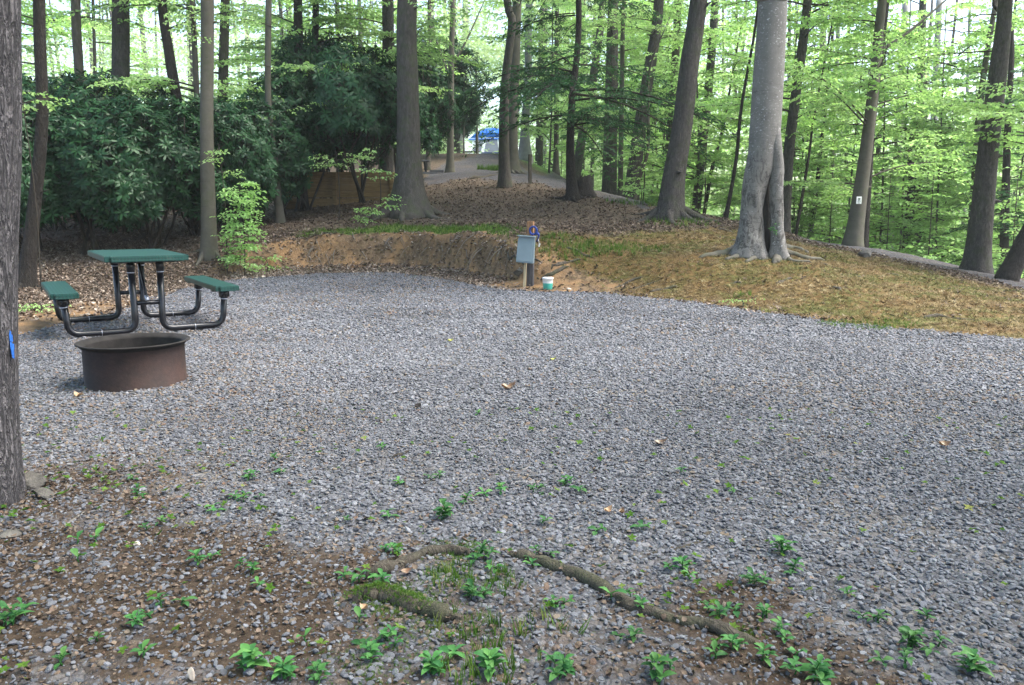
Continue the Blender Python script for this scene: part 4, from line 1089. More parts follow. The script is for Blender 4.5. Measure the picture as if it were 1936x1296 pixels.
M['rock'] = t.pbr(t.ramp(n, [(.3, (.045, .042, .037)), (.5, (.095, .088, .078)), (.7, (.16, .148, .13))]), .9, t.bump(n, .8, .02), 0, .2)
M['palerock'] = simple("pale_stone", (.46, .39, .32), .8, 0, .2, .15, 20, .4)
M['brownleaf'] = leaf_mat("brown_leaf", (.13, .06, .03), (.24, .12, .06), (.36, .22, .12), .2, .05)

# ------------------------------------------------------------------ picnic table
TC, TYAW = (-3.88, 8.26), R(32.8)
tb = thing("picnic_table", "green picnic table on black bent-pipe legs, on the gravel behind the fire ring", "picnic table", (TC[0], TC[1], gz(*TC) + .005), TYAW)
def slab(name, cx, cz, wx, ly, th, corner):
    bm = bmesh.new(); bmesh.ops.create_cube(bm, size=1)
    for v in bm.verts: v.co = Vector((v.co.x * wx, v.co.y * ly, v.co.z * th))
    bmesh.ops.bevel(bm, geom=[e for e in bm.edges if abs(e.verts[0].co.z - e.verts[1].co.z) > th * .5], offset=corner, segments=4, affect='EDGES')
    bmesh.ops.bevel(bm, geom=[e for e in bm.edges if e.calc_face_angle(0) > 1.2], offset=.006, segments=2, affect='EDGES')
    mb = MB(); add_bm(mb, bm, Matrix.Translation((cx, 0, cz))); return mb.build(name, M['green'], tb, smooth=False)
slab("tabletop", 0, .735, .74, 1.65, .055, .05)
for s in (-1, 1): slab("seat", s * .716, .415, .232, 1.65, .05, .035)
def bend(pts, rad, n=6):
    """Polyline with rounded corners."""
    out = [np.array(pts[0], float)]
    for a, b, c in zip(pts[:-2], pts[1:-1], pts[2:]):
        a, b, c = map(lambda x: np.array(x, float), (a, b, c))
        u = (a - b) / np.linalg.norm(a - b); w_ = (c - b) / np.linalg.norm(c - b)
        p0, p1 = b + u * rad, b + w_ * rad
        for k in range(n + 1):
            tt = k / n; out.append((1 - tt) ** 2 * p0 + 2 * tt * (1 - tt) * b + tt * tt * p1)
    out.append(np.array(pts[-1], float)); return np.array(out)
for y in (-.60, .60):
    for s in (-1, 1):
        mb = MB()
        tube(mb, bend([(s * .130, y, .665), (s * .122, y, .034), (s * .695, y, .034), (s * .722, y, .35)], .11), .031, 12)
        tube(mb, [(s * .131, y, .60), (s * .131, y, .708)], [.036, .042], 12, 0)
        tube(mb, [(s * .131, y, .592), (s * .131, y, .602)], .0375, 12, 1)
        tube(mb, [(s * .719, y, .30), (s * .722, y, .39)], [.035, .045], 12, 0)
        tube(mb, [(s * .718, y, .292), (s * .719, y, .302)], .0365, 12, 1)
        tube(mb, [(s * .42, y, .034), (s * .424, y, .034)], .034, 12, 1)
        mb.build("leg", [M['black'], M['steel']], tb)
        mb = MB(); box(mb, (s * .716, y, .382), (.23, .07, .016), bev=.004); box(mb, (s * .722, y, .345), (.10, .05, .06), bev=.008); mb.build("seat_bracket", M['black'], tb, smooth=False)
    mb = MB(); box(mb, (0, y, .697), (.60, .06, .02), bev=.004); mb.build("top_bracket", M['black'], tb, smooth=False)
    mb = MB(); tube(mb, [(-.125, y, .30), (.125, y, .30)], .022, 10); mb.build("crossbar", M['black'], tb)
    sg = -1 if y > 0 else 1
    mb = MB(); tube(mb, [(0, y + sg * .02, .315), (0, y + sg * .42, .70)], .014, 8); tube(mb, [(0, y + sg * .02, .315), (0, y + sg * .06, .36)], .019, 8, 1); mb.build("brace", [M['black'], M['steel']], tb)

# ------------------------------------------------------------------ fire ring
FC = (-2.615, 5.45)
fr = thing("fire_ring", "round rusty steel fire ring with a flared rim on the gravel", "fire pit", (FC[0], FC[1], gz(*FC) - .01), .4)
def lathe(mb, prof, seg=64, mat=0, wob=0.0, closed=False):
    a = np.arange(seg) * 2 * PI / seg; pr = np.array(prof, float); k = len(pr)
    w_ = 1 + wob * np.sin(2 * a + 1)
    v = np.stack([pr[:, None, 0] * np.cos(a) * w_, pr[:, None, 0] * np.sin(a) * w_, np.broadcast_to(pr[:, None, 1], (k, seg))], -1).reshape(-1, 3)
    i_ = np.arange(k - 1)[:, None] * seg; j = np.arange(seg)[None, :]; j2 = (j + 1) % seg
    mb.add(v, np.stack([i_ + j, i_ + j2, i_ + seg + j2, i_ + seg + j], -1).reshape(-1, 4), None, mat)
mb = MB(); lathe(mb, [(.332, 0), (.334, .012), (.323, .016), (.3215, .265), (.3215, .275)], wob=.006); lathe(mb, [(.309, .275), (.309, .02)], mat=1, wob=.006)
mb.build("wall", [M['rust'], M['soot_and_hollow_shade']], fr)
mb = MB(); lathe(mb, [(.3215, .268), (.334, .276), (.352, .292), (.361, .295), (.362, .302), (.353, .306), (.338, .301), (.320, .287), (.310, .278), (.310, .26)], wob=.006); mb.build("rim", M['soot_and_hollow_shade'], fr)
mb = MB(); lathe(mb, [(.310, .03), (.22, .05), (.1, .07), (.001, .075)], 40); mb.build("ash_bed", M['ash'], fr)

# ------------------------------------------------------------------ utility post, box, hose, bucket
up0 = G(1003, 541); ux, uy = up0[0], up0[1] + .03; uz = min(gz(ux, uy), up0[2])
pm = .1
o = thing("utility_post", "square wooden post at the pad edge carrying the grey box and a pale stake", "post", (ux, uy, uz), R(-14))
mb = MB(); box(mb, (0, 0, .26), (.10, .10, .68), bev=.006); mb.build("post_foot", M['wood_grey'], o, smooth=False)
mb = MB(); box(mb, (0, 0, .80), (.098, .098, .40), bev=.006); mb.build("post_head", M['wood_post'], o, smooth=False)
mb = MB(); box(mb, (-.075, -.06, .20), (.042, .03, .52), bev=.004, M=Matrix.Rotation(.04, 4, 'Y')); mb.build("stake", M['wood_pale'], o, smooth=False)
o = thing("power_box", "slanted grey metal power box hanging on the wooden post", "utility box", (ux - .085, uy - .13, uz + .37), R(-14))
mb = MB()
bm = bmesh.new()
pr = [(-.07, 0), (.045, 0), (.045, .40), (-.025, .40)]
vs_ = [[bm.verts.new((sx * (.135 if z < .2 else .125), y, z)) for y, z in pr] for sx in (-1, 1)]
bm.faces.new(vs_[0][::-1]); bm.faces.new(vs_[1])
for k in range(4): bm.faces.new((vs_[0][k], vs_[0][(k + 1) % 4], vs_[1][(k + 1) % 4], vs_[1][k]))
bmesh.ops.recalc_face_normals(bm, faces=bm.faces[:])
bmesh.ops.bevel(bm, geom=list(bm.edges), offset=.006, segments=2, affect='EDGES'); add_bm(mb, bm, Matrix.Rotation(R(4), 4, 'Y')); mb.build("box_body", M['boxgrey'], o, smooth=False)
mb = MB(); box(mb, (-.0, -.052, .195), (.236, .008, .345), bev=.003, M=Matrix.Rotation(R(4), 4, 'Y') @ Matrix.Rotation(R(-6.4), 4, 'X')); mb.build("door", M['boxgrey'], o, smooth=False)
mb = MB(); box(mb, (.028, .0, .405), (.275, .135, .018), bev=.005, M=Matrix.Rotation(R(4), 4, 'Y')); mb.build("lid", M['boxgrey'], o, smooth=False)
o = thing("water_hose", "coiled blue hose with a valve hanging at the post head", "hose", (ux + .04, uy - .075, uz + .86), R(-14))
mb = MB()
hp = [(.055 * math.cos(a) * (1 + .05 * math.sin(3 * a)), -.012 + .006 * (k % 3), .062 * math.sin(a)) for k, a in enumerate(np.linspace(0, 6 * PI, 60))]
tube(mb, hp, .015, 7); tube(mb, smoothpath([(.05, -.01, -.02), (.09, -.03, -.05), (.085, -.02, -.10), (.05, -.0, -.17)], 10), .013, 7); mb.build("coil", M['blue'], o)
mb = MB(); tube(mb, [(.0, .01, -.05), (.0, -.05, -.06)], [.02, .017], 10); tube(mb, [(.075, -.02, -.05), (.075, -.06, -.05)], [.026, .02], 10); mb.build("valve", M['blue'], o)
mb = MB(); box(mb, (.10, -.02, -.22), (.02, .008, .05), bev=.002, M=Matrix.Rotation(.3, 4, 'Y')); tube(mb, [(.07, -.02, -.07), (.085, -.02, -.14), (.098, -.02, -.2)], .003, 4); mb.build("tag", M['white'], o, smooth=False)
jb = G(1036, 549); jx, jy = jb[0], jb[1] + .07
o = thing("bucket", "small white and teal plastic bucket standing on the dirt beside the post", "bucket", (jx, jy, gz(jx, jy)))
mb = MB(); lathe(mb, [(.001, .002), (.062, .0), (.070, .012), (.077, .10)], 28); mb.build("bucket_foot", M['teal'], o)
mb = MB(); lathe(mb, [(.0772, .10), (.081, .158), (.085, .160), (.085, .180), (.080, .186), (.001, .186)], 28); mb.build("bucket_top", M['white'], o)

# ------------------------------------------------------------------ timber wall behind the rhododendrons
w0, w1 = P(528, 390, 21.6), P(765, 385, 21.6)
wz = min(gz(w0[0], w0[1]), gz(w1[0], w1[1]))
cx_, L_ = (w0[0] + w1[0]) / 2, w1[0] - w0[0]
wl = thing("timber_wall", "low brown timber board wall under the rhododendrons", "wall", (cx_, 21.6, wz), R(2))
for k in range(6):
    mb = MB(); h_ = .162; box(mb, (trng.normal(0, .006), 0, .07 + k * .167 + (0.02 if k > 1 else 0)), (L_, .05, h_), bev=.006); mb.build("board", M['wood_wall'], wl, smooth=False)
for u in (-.49, -.05, .40):
    mb = MB(); box(mb, (u * L_, -.065, .46), (.11, .075, 1.06), bev=.008); mb.build("upright", M['wood_wall'], wl, smooth=False)

# ------------------------------------------------------------------ stump, short post, marker plate, paint mark
s0 = P(1101, 377, 20.6); s0[2] = gz(s0[0], s0[1])
o = thing("tree_stump", "dark rotten stump just behind the hemlock foot", "stump", s0)
mb = MB(); r = np.random.default_rng(8); sd_ = 20; hs = np.array([-.1, .02, .12, .3, .44])
pa = np.stack([np.zeros(5), np.zeros(5), hs], -1); rm = lobes(hs, sd_, 5, .45, .15, 6, .5)
tube(mb, pa, [.27, .25, .23, .215, .205], sd_, 0, True, rm)
vv = mb.v[-1]; vv[4 * sd_:5 * sd_, 2] += r.uniform(-.10, .08, sd_)
ground_root(mb, [(1080, 375), (1060, 377), (1034, 374)], .07, .03, s0); mb.build("stump_wood", M['bark_dark'], o)
p0 = P(1002, 358, 23.0); p0[2] = gz(p0[0], p0[1])
o = thing("marker_post", "short dark brown post with a white strip beside the lane", "post", p0, R(20))
mb = MB(); box(mb, (0, 0, .36), (.085, .085, .86), bev=.006); mb.build("post_wood", M['bark_brown'], o, smooth=False)
mb = MB(); box(mb, (.048, 0, .62), (.006, .06, .20), bev=.001); mb.build("white_strip", M['white'], o, smooth=False)
mp = P(1624, 379, 17.18)
o = thing("trail_marker", "small white marker plate fixed to the smooth straight trunk", "sign", mp, R(8))
mb = MB(); box(mb, (0, 0, 0), (.115, .012, .15), bev=.003); mb.build("plate", M['white'], o, smooth=False)
mb = MB()
box(mb, (-.018, -.009, -.015), (.014, .004, .06), M=Matrix.Rotation(.25, 4, 'Y')); box(mb, (.018, -.009, -.015), (.014, .004, .06), M=Matrix.Rotation(-.25, 4, 'Y')); box(mb, (0, -.0085, .03), (.05, .004, .03)); box(mb, (.0, -.0088, -.058), (.03, .004, .012))
mb.build("emblem", simple("dark_ink", (.10, .14, .11), .7), o, smooth=False)
tr0 = bpy.data.objects["old_tree"]
pc = P(-66, 655, 3.1); rad = 86 * camdepth(pc) / FPX
toc = math.atan2(-pc[1], -pc[0])                         # facing the camera
mb = MB(); r = np.random.default_rng(2)
for k in range(9):
    a0 = toc + R(52) + r.normal(0, R(3.5)); z0_ = r.uniform(-.05, .045); hh, da = r.uniform(.008, .02), r.uniform(.02, .045); rr_k = rad * (1.035 + .003 * k)
    v = []
    for zz in (z0_ - hh, z0_ + hh):
        for u in (-1, 0, 1): v.append((pc[0] + math.cos(a0 + u * da) * rr_k, pc[1] + math.sin(a0 + u * da) * rr_k, pc[2] + zz + r.normal(0, .006)))
    mb.add(np.array(v) - np.array(tr0.location), [(0, 1, 4, 3), (1, 2, 5, 4)])
o = mb.build("paint_mark", M['paintblue'], tr0); o["label"] = "splash of bright blue paint"

# ------------------------------------------------------------------ tent and far furniture
tp0 = P(931, 290, 57.0); tp0[2] = gz(tp0[0], tp0[1]) - .05
o = thing("cabin_tent", "blue and white cabin tent far up the gravel lane", "tent", tp0, R(-12))
def poly(mb, faces, mat=0):
    for f in faces:
        f = np.array(f, float)
        mb.add(f, [(0, 1, 2, 3)] if len(f) == 4 else None, [(0, 1, 2)] if len(f) == 3 else None, mat)
wx, wy, hx, hy, hz = 2.05, 1.6, 1.30, 1.05, 1.22
B_ = [(-wx, -wy, 0), (wx, -wy, 0), (wx, wy, 0), (-wx, wy, 0)]; T_ = [(-hx, -hy, hz), (hx, -hy, hz), (hx, hy, hz), (-hx, hy, hz)]
mb = MB(); poly(mb, [(B_[k], B_[(k + 1) % 4], T_[(k + 1) % 4], T_[k]) for k in range(4)]); mb.build("wall", M['tent_white'], o, smooth=False)
mb = MB(); n = 9
for (dx, dy) in ((1, 1), (1, -1), (-1, 1), (-1, -1)):
    pass
gxx = np.linspace(-1, 1, 11); gyy = np.linspace(-1, 1, 9); A, B2 = np.meshgrid(gxx, gyy)
zz = hz - .16 + .80 * (1 - np.abs(A) ** 2.2) ** .6 * (1 - .55 * B2 ** 2) * .98
v = np.stack([A * (hx + .04), B2 * (hy + .06), zz], -1).reshape(-1, 3)
i_ = (np.arange(8)[:, None] * 11 + np.arange(10)[None, :]); mb.add(v, np.stack([i_, i_ + 1, i_ + 12, i_ + 11], -1).reshape(-1, 4))
poly(mb, [((-hx - .04, -hy - .06, zz[0][0]), (hx + .04, -hy - .06, zz[0][-1]), (hx + .10, -hy - .20, hz - .26), (-hx - .10, -hy - .20, hz - .26))])
fr_ = [(A[0][k] * (hx + .04), -hy - .06, zz[0][k]) for k in range(11)]
for k in range(10): poly(mb, [(fr_[k], fr_[k + 1], (fr_[k + 1][0], -hy - .06, zz[0][0]), (fr_[k][0], -hy - .06, zz[0][0]))])
mb.build("roof", M['tent_blue'], o, smooth=False)
def on_front(u0, u1, z0_, z1_, off=.02):
    f = lambda u, z: (u * (wx + (hx - wx) * z / hz), -(wy + (hy - wy) * z / hz) - off, z)
    return (f(u0, z0_), f(u1, z0_), f(u1, z1_), f(u0, z1_))
for u0, u1 in ((-.52, -.22), (-.10, .42)):
    mb = MB(); poly(mb, [on_front(u0, u1, .10, 1.02)]); mb.build("door", M['tent_grey'], o, smooth=False)
mb = MB(); poly(mb, [on_front(.50, .98, .02, .62), on_front(-.2, .99, .01, .08, .03)]); mb.build("skirt", M['tent_navy'], o, smooth=False)
def far_table(name, lb, px, py, d, mat, rz, s=1.0):
    p = P(px, py, d); p[2] = gz(p[0], p[1])
    o = thing(name, lb, "picnic table", p, rz); o.scale = (s, s, s)
    mb = MB(); box(mb, (0, 0, .73), (1.8, .75, .05), bev=.01); mb.build("tabletop", mat, o, smooth=False)
    for sy in (-1, 1):
        mb = MB(); box(mb, (0, sy * .68, .44), (1.8, .26, .05), bev=.01); mb.build("seat", mat, o, smooth=False)
    for sx in (-1, 1):
        mb = MB(); box(mb, (sx * .6, 0, .38), (.06, 1.35, .08)); box(mb, (sx * .6, .32, .35), (.05, .09, .76), M=Matrix.Rotation(.45, 4, 'X')); box(mb, (sx * .6, -.32, .35), (.05, .09, .76), M=Matrix.Rotation(-.45, 4, 'X')); mb.build("leg", mat, o, smooth=False)
far_table("picnic_table", "dark far picnic table on the yellow bank beside the tent", 878, 280, 50, M['dark_table'], .15, 1.0)
p = P(803, 330, 29.0); p[2] = gz(p[0], p[1])
o = thing("bench", "small grey bench far up the slope past the big flared trunk", "bench", p, .1)
mb = MB(); box(mb, (-.1, 0, .46), (.55, .35, .05), bev=.01); mb.build("seat", M['grey_boards'], o, smooth=False)
mb = MB(); box(mb, (.02, 0, .24), (.07, .07, .44), M=Matrix.Rotation(-.15, 4, 'Y')); mb.build("leg", M['dark_table'], o, smooth=False)
mb = MB(); box(mb, (.0, 0, .04), (.9, .25, .07)); mb.build("foot_rail", M['grey_boards'], o, smooth=False)
mb = MB(); box(mb, (.42, .1, .12), (.5, .22, .05)); mb.build("step", M['grey_boards'], o, smooth=False)

# ------------------------------------------------------------------ rocks
def rock(name, lb, cat, px, py, size, mat, seed, rot=(0, 0, 0), sink=.3, dy=0.0, group=None):
    r = np.random.default_rng(seed); g0 = G(px, py); g0[1] += dy
    bm = bmesh.new(); bmesh.ops.create_icosphere(bm, subdivisions=3, radius=.5)
    v = np.array([x.co[:] for x in bm.verts]); f = np.array([[x.index for x in p_.verts] for p_ in bm.faces]); bm.free()
    for _ in range(9):
        n_ = r.normal(size=3); n_ /= np.linalg.norm(n_); d = r.uniform(.26, .42); s_ = v @ n_; v = v - np.outer(np.maximum(s_ - d, 0), n_)
    v *= 1 + .05 * np.stack([fbm(v[:, 0] * 5 + seed, v[:, 1] * 5 + v[:, 2] * 3, 3)] * 3, -1)
    v *= np.array(size); mb = MB(); mb.add(v, None, f)
    o = mb.build(name, mat, None, smooth=False); o.location = (g0[0], g0[1], gz(g0[0], g0[1]) + size[2] * (.5 - sink)); o.rotation_euler = rot
    return tag(o, lb, cat, group)
rock("rock", "grey slab of rock leaning against the huge trunk at the edge", "rock", 60, 922, (.12, .08, .11), M['rock'], 3, (.3, -.5, .3), .25)
rock("rock", "low greenish rock lying in front of the leaning slab", "rock", 84, 940, (.12, .07, .055), M['rock'], 5, (.1, .15, -.3), .35)
rock("rock", "flat brown stone at the picture edge below the huge trunk", "rock", 18, 1012, (.09, .07, .04), M['rock'], 6, (0, 0, .2), .4)
rock("stone", "pale rounded pebble on the bare soil, larger than its neighbours", "stone", 258, 1032, (.027, .023, .02), M['palerock'], 7, (0, 0, 0), .25)
rock("stone", "long white splinter of stone standing at the bottom of the view", "stone", 362, 1288, (.018, .016, .05), M['palerock'], 9, (.2, .1, 0), .2)
rock("stone", "small dark stone on the mound near the lane", "stone", 1636, 487, (.32, .25, .22), M['rock'], 12, (0, 0, .4), .35)
rock("stone", "grey boulder half buried at the foot of the power box post", "stone", 985, 528, (.26, .2, .14), M['rock'], 13, (0, .1, .2), .35, .1)
rock("stone", "pale stone in the dirt just past the bucket", "stone", 1076, 548, (.085, .07, .05), M['palerock'], 14, (0, 0, .2), .35)

# ------------------------------------------------------------------ exposed roots and sticks
def root_obj(name, lb, cat, pts, r0, r1, mat, lift=None, group=None, n=22, wob=.02):
    g0 = G(*pts[0]); g0[2] = gz(g0[0], g0[1])
    mb = MB(); pa = ground_root(mb, pts, r0, r1, g0, 0, r0 * .35 if lift is None else lift, n, 10, wob, True)
    o = mb.build(name, mat); o.location = g0; return tag(o, lb, cat, group)
gr = "exposed roots in the foreground gravel"
root_obj("exposed_root", "long bare brown root crossing the foreground gravel", "root", [(958, 1050), (990, 1054), (1040, 1070), (1110, 1100), (1180, 1140), (1240, 1165), (1310, 1180), (1390, 1205), (1445, 1216)], .026, .020, M['root'], .004, gr, 34)
root_obj("exposed_root", "arched bare root just beyond the mossy one", "root", [(690, 1098), (740, 1076), (800, 1050), (850, 1045), (892, 1052)], .024, .019, M['root'], .009, gr)
root_obj("exposed_root", "thick mossy root with a blunt broken tip", "root", [(660, 1142), (715, 1128), (775, 1146), (825, 1164), (872, 1180)], .031, .024, M['root'], .013, gr)
root_obj("exposed_root", "short grey root poking out of the gravel beyond the long one", "root", [(1212, 1052), (1260, 1042), (1315, 1026), (1345, 1006), (1400, 998)], .011, .009, M['root'], -.003, gr)
for pts, r0, r1, lb in [([(1012, 523), (1045, 515), (1080, 502)], .045, .025, "grey root running up from behind the bucket"), ([(1040, 508), (1075, 495), (1100, 492)], .04, .02, "grey root lying above the one behind the bucket"),
                        ([(1066, 468), (1090, 474), (1108, 484), (1128, 487)], .045, .02, "curved dark root lying on the bank top past the post"), ([(1158, 546), (1190, 533), (1222, 522)], .03, .015, "grey root at the gravel edge, first past the dirt patch"),
                        ([(1188, 549), (1220, 540), (1252, 528)], .022, .012, "grey root at the gravel edge, second past the dirt patch"), ([(1226, 553), (1255, 547), (1285, 542)], .04, .02, "dark split root at the gravel edge below the beech"),
                        ([(1466, 538), (1482, 531), (1500, 526)], .04, .02, "pale root stub on the mound below the beech roots"), ([(1380, 537), (1392, 535), (1404, 536)], .03, .015, "short pale stick on the mound uphill of the beech foot"),
                        ([(1574, 541), (1582, 546), (1592, 551)], .03, .02, "short dark root stub on the mound, midway to the long stick"), ([(1598, 520), (1615, 521), (1634, 528)], .035, .015, "dark root on the mound just below the small dark stone"),
                        ([(1680, 518), (1700, 522), (1722, 524)], .025, .012, "thin dark root on the mound close under the lane"), ([(1770, 543), (1786, 546), (1802, 548)], .022, .012, "thin stick on the mound nearest the big downhill trunk"),
                        ([(1740, 602), (1775, 599), (1810, 603), (1850, 607)], .032, .012, "long dark stick lying low on the mound by the gravel"), ([(1530, 492), (1560, 500), (1600, 512)], .035, .015, "root running downhill from the beech towards the small dark stone"),
                        ([(880, 340), (915, 335), (950, 329)], .07, .04, "dark root crossing the slope in front of the curving trunk"), ([(1350, 430), (1375, 437), (1395, 445)], .05, .02, "dark root on the rise under the big oak"),
                        ([(955, 470), (975, 482), (1000, 497), (1030, 499)], .03, .015, "bent root hanging out of the bank beside the power box")]:
    root_obj("surface_root", lb, "root", pts, r0, r1, M['root'], -r0 * .1, "roots and sticks on the mound", 14)
for pts, r0, lb in [([(108, 1005), (140, 985), (165, 965)], .006, "pale thin stick beside the huge trunk"), ([(1500, 1258), (1540, 1264), (1575, 1272)], .007, "reddish thin stick at the bottom of the gravel"), ([(610, 1105), (650, 1085), (690, 1062)], .004, "thin twig beside the arched root"),
                    ([(740, 868), (760, 860), (778, 852)], .012, "dark piece of bark on the gravel"), ([(765, 935), (766, 920), (764, 905)], .007, "dark stub of wood behind a small weed"), ([(570, 1115), (600, 1108)], .007, "split wood chip left of the arched root"), ([(1380, 455), (1395, 458), (1420, 462)], .02, "stick by the gravelly rise behind the beech")]:
    root_obj("stick", lb, "stick", pts, r0, r0 * .6, M['twig'] if 'dark' in lb else M['root_grey'], r0 * .7, None, 8)
# roots hanging from the cut bank
mb = MB(); r = np.random.default_rng(12)
b_o = P(760, 470, 15.8)
for k in range(46):
    u = r.uniform(0, 1); px = 590 + u * 400; g1 = G(px, r.uniform(450, 488)) - b_o; L = r.uniform(.15, .5); a_ = r.uniform(-1, 1)
    tube(mb, smoothpath([g1 + [0, .06, .05], g1 + [a_ * L * .4, -.05, -.08 * L], g1 + [a_ * L * .8, -.09, -.5 * L], g1 + [a_ * L, -.06, -.9 * L]], 7), np.linspace(r.uniform(.004, .012), .002, 7), 5)
o = mb.build("bank_roots", M['root_grey']); o.location = b_o; tag(o, "tangle of thin roots hanging out of the cut earth bank", "roots", kind="stuff")

# ------------------------------------------------------------------ fallen leaves one can pick out
def big_leaf(lb, px, py, s, seed, mat=None, rz=0):
    v, q, _, _ = leaf_proto(seed, 1.3)[0]
    mb = MB(); mb.add(v, q, None, 0, (seed * .37) % 1)
    o = mb.build("fallen_leaf", mat or M['brownleaf']); g0 = flat(px, py)
    o.location = (g0[0], g0[1], gz(g0[0], g0[1]) + .014); o.rotation_euler = (.2, -.15, rz); s *= .55; o.scale = (s, s, s); tag(o, lb, "leaf", "single leaves on the gravel")
big_leaf("large curled brown leaf alone in the middle of the gravel", 962, 738, .17, 1, rz=.2)
big_leaf("dark curled leaf on the gravel, uphill of the curled brown one", 790, 776, .10, 2, M['soot_and_hollow_shade'], 1.0)
big_leaf("torn brown leaf on the gravel straight below the bucket", 1250, 842, .12, 3, rz=.1)
big_leaf("brown leaf alone on the open gravel below the mound", 1786, 848, .10, 4, rz=-.2)
big_leaf("reddish leaf in the gravel beyond the long bare root", 1150, 972, .07, 5, rz=.6)
big_leaf("ochre curled leaf beside the reddish one", 1175, 975, .06, 6, rz=1.4)
big_leaf("brown leaf pressed against the front of the fire ring", 205, 738, .12, 7, rz=.4)
big_leaf("brown leaf at the front of the fire ring, furthest from the table", 150, 750, .12, 8, rz=-.3)
big_leaf("pale brown leaf lying under the arched root", 770, 1092, .07, 3, rz=.3)
big_leaf("pinkish leaf in front of the mossy root", 690, 1160, .06, 5, rz=-.8)
big_leaf("yellow leaf fallen on the gravel past the fire ring", 447, 633 + 40, .07, 9, rz=.5)
yl = leaf_mat("yellow_leaf", (.35, .36, .06), (.42, .42, .08), (.5, .48, .12), .3, .03)
big_leaf("small yellow-green leaf lying on the far gravel", 852, 647, .09, 4, yl, .4)
big_leaf("yellow-green leaf on the gravel above the curled brown one", 1046, 683, .08, 3, yl, .1)

# ------------------------------------------------------------------ seedlings
def seedling(seed, nl, hgt, Lf):
    r = np.random.default_rng(seed); mb = MB()
    for sx_, sy_, sh_ in ([(0, 0, 1.0)] if nl < 7 else [(0, 0, 1.0)] + [(r.normal(0, .028), r.normal(0, .028), r.uniform(.3, .8)) for _ in range(2 if nl < 9 else 3)]):
        one_stem(mb, r, nl if sh_ == 1.0 else max(4, nl - 3), hgt * sh_, Lf * (1 if sh_ == 1.0 else r.uniform(.6, .95)), sx_, sy_)
    return mb.mesh("seedling", M['weed'], True)
def one_stem(mb, r, nl, hgt, Lf, sx_, sy_):
    stem = smoothpath([(sx_, sy_, -.01), (sx_ + r.normal(0, .006), sy_ + r.normal(0, .006), hgt * .5), (sx_ * 1.2 + r.normal(0, .012), sy_ * 1.2 + r.normal(0, .012), hgt)], 6)
    tube(mb, stem, np.linspace(.0028, .0014, 6), 5, 0, True, None, .35)
    for k in range(nl):
        u = .25 + .75 * (k // 2 + .5) / max(1, (nl + 1) // 2); o_ = interp(stem, np.array([u]))[0]
        az = (k // 2) * 1.6 + (k % 2) * PI + r.normal(0, .3); el = r.uniform(.0, .6) + .25 * u
        L = Lf * r.uniform(.6, 1.15) * (1 if u < .9 else .8); Wd = L * r.uniform(.46, .62)
        d = np.array([math.cos(az) * math.cos(el), math.sin(az) * math.cos(el), math.sin(el)]); s_ = np.array([-math.sin(az), math.cos(az), r.normal(0, .15)]); nn = np.cross(d, s_) * -1
        if nn[2] < 0: nn = -nn
        v = []; us = (0, .15, .32, .55, .78, 1.0); ws = (.04, .30, .46, .46, .26, .01)
        for u_, w_ in zip(us, ws):
            c_ = o_ + d * (.2 * Lf * min(1, u_ * 5) + L * u_) - np.array([0, 0, 1]) * L * .35 * u_ * u_
            for sg in (-1, 0, 1): v.append(c_ + s_ * sg * w_ * Wd + nn * abs(sg) * w_ * Wd * .35)
        q = [(a_ * 3 + b_, a_ * 3 + b_ + 1, a_ * 3 + b_ + 4, a_ * 3 + b_ + 3) for a_ in range(5) for b_ in range(2)]
        mb.add(np.array(v), q, None, 0, r.uniform())
SE = {'t': [seedling(500 + k, 2, .022, .048) for k in range(3)], 's': [seedling(510 + k, 6, .016, .032) for k in range(4)], 'm': [seedling(520 + k, 8, .032, .036) for k in range(5)], 'l': [seedling(530 + k, 9, .06, .048) for k in range(4)]}
WORD = {'t': "two-leaved seedling", 's': "small seedling", 'm': "leafy seedling", 'l': "broad-leaved weed"}
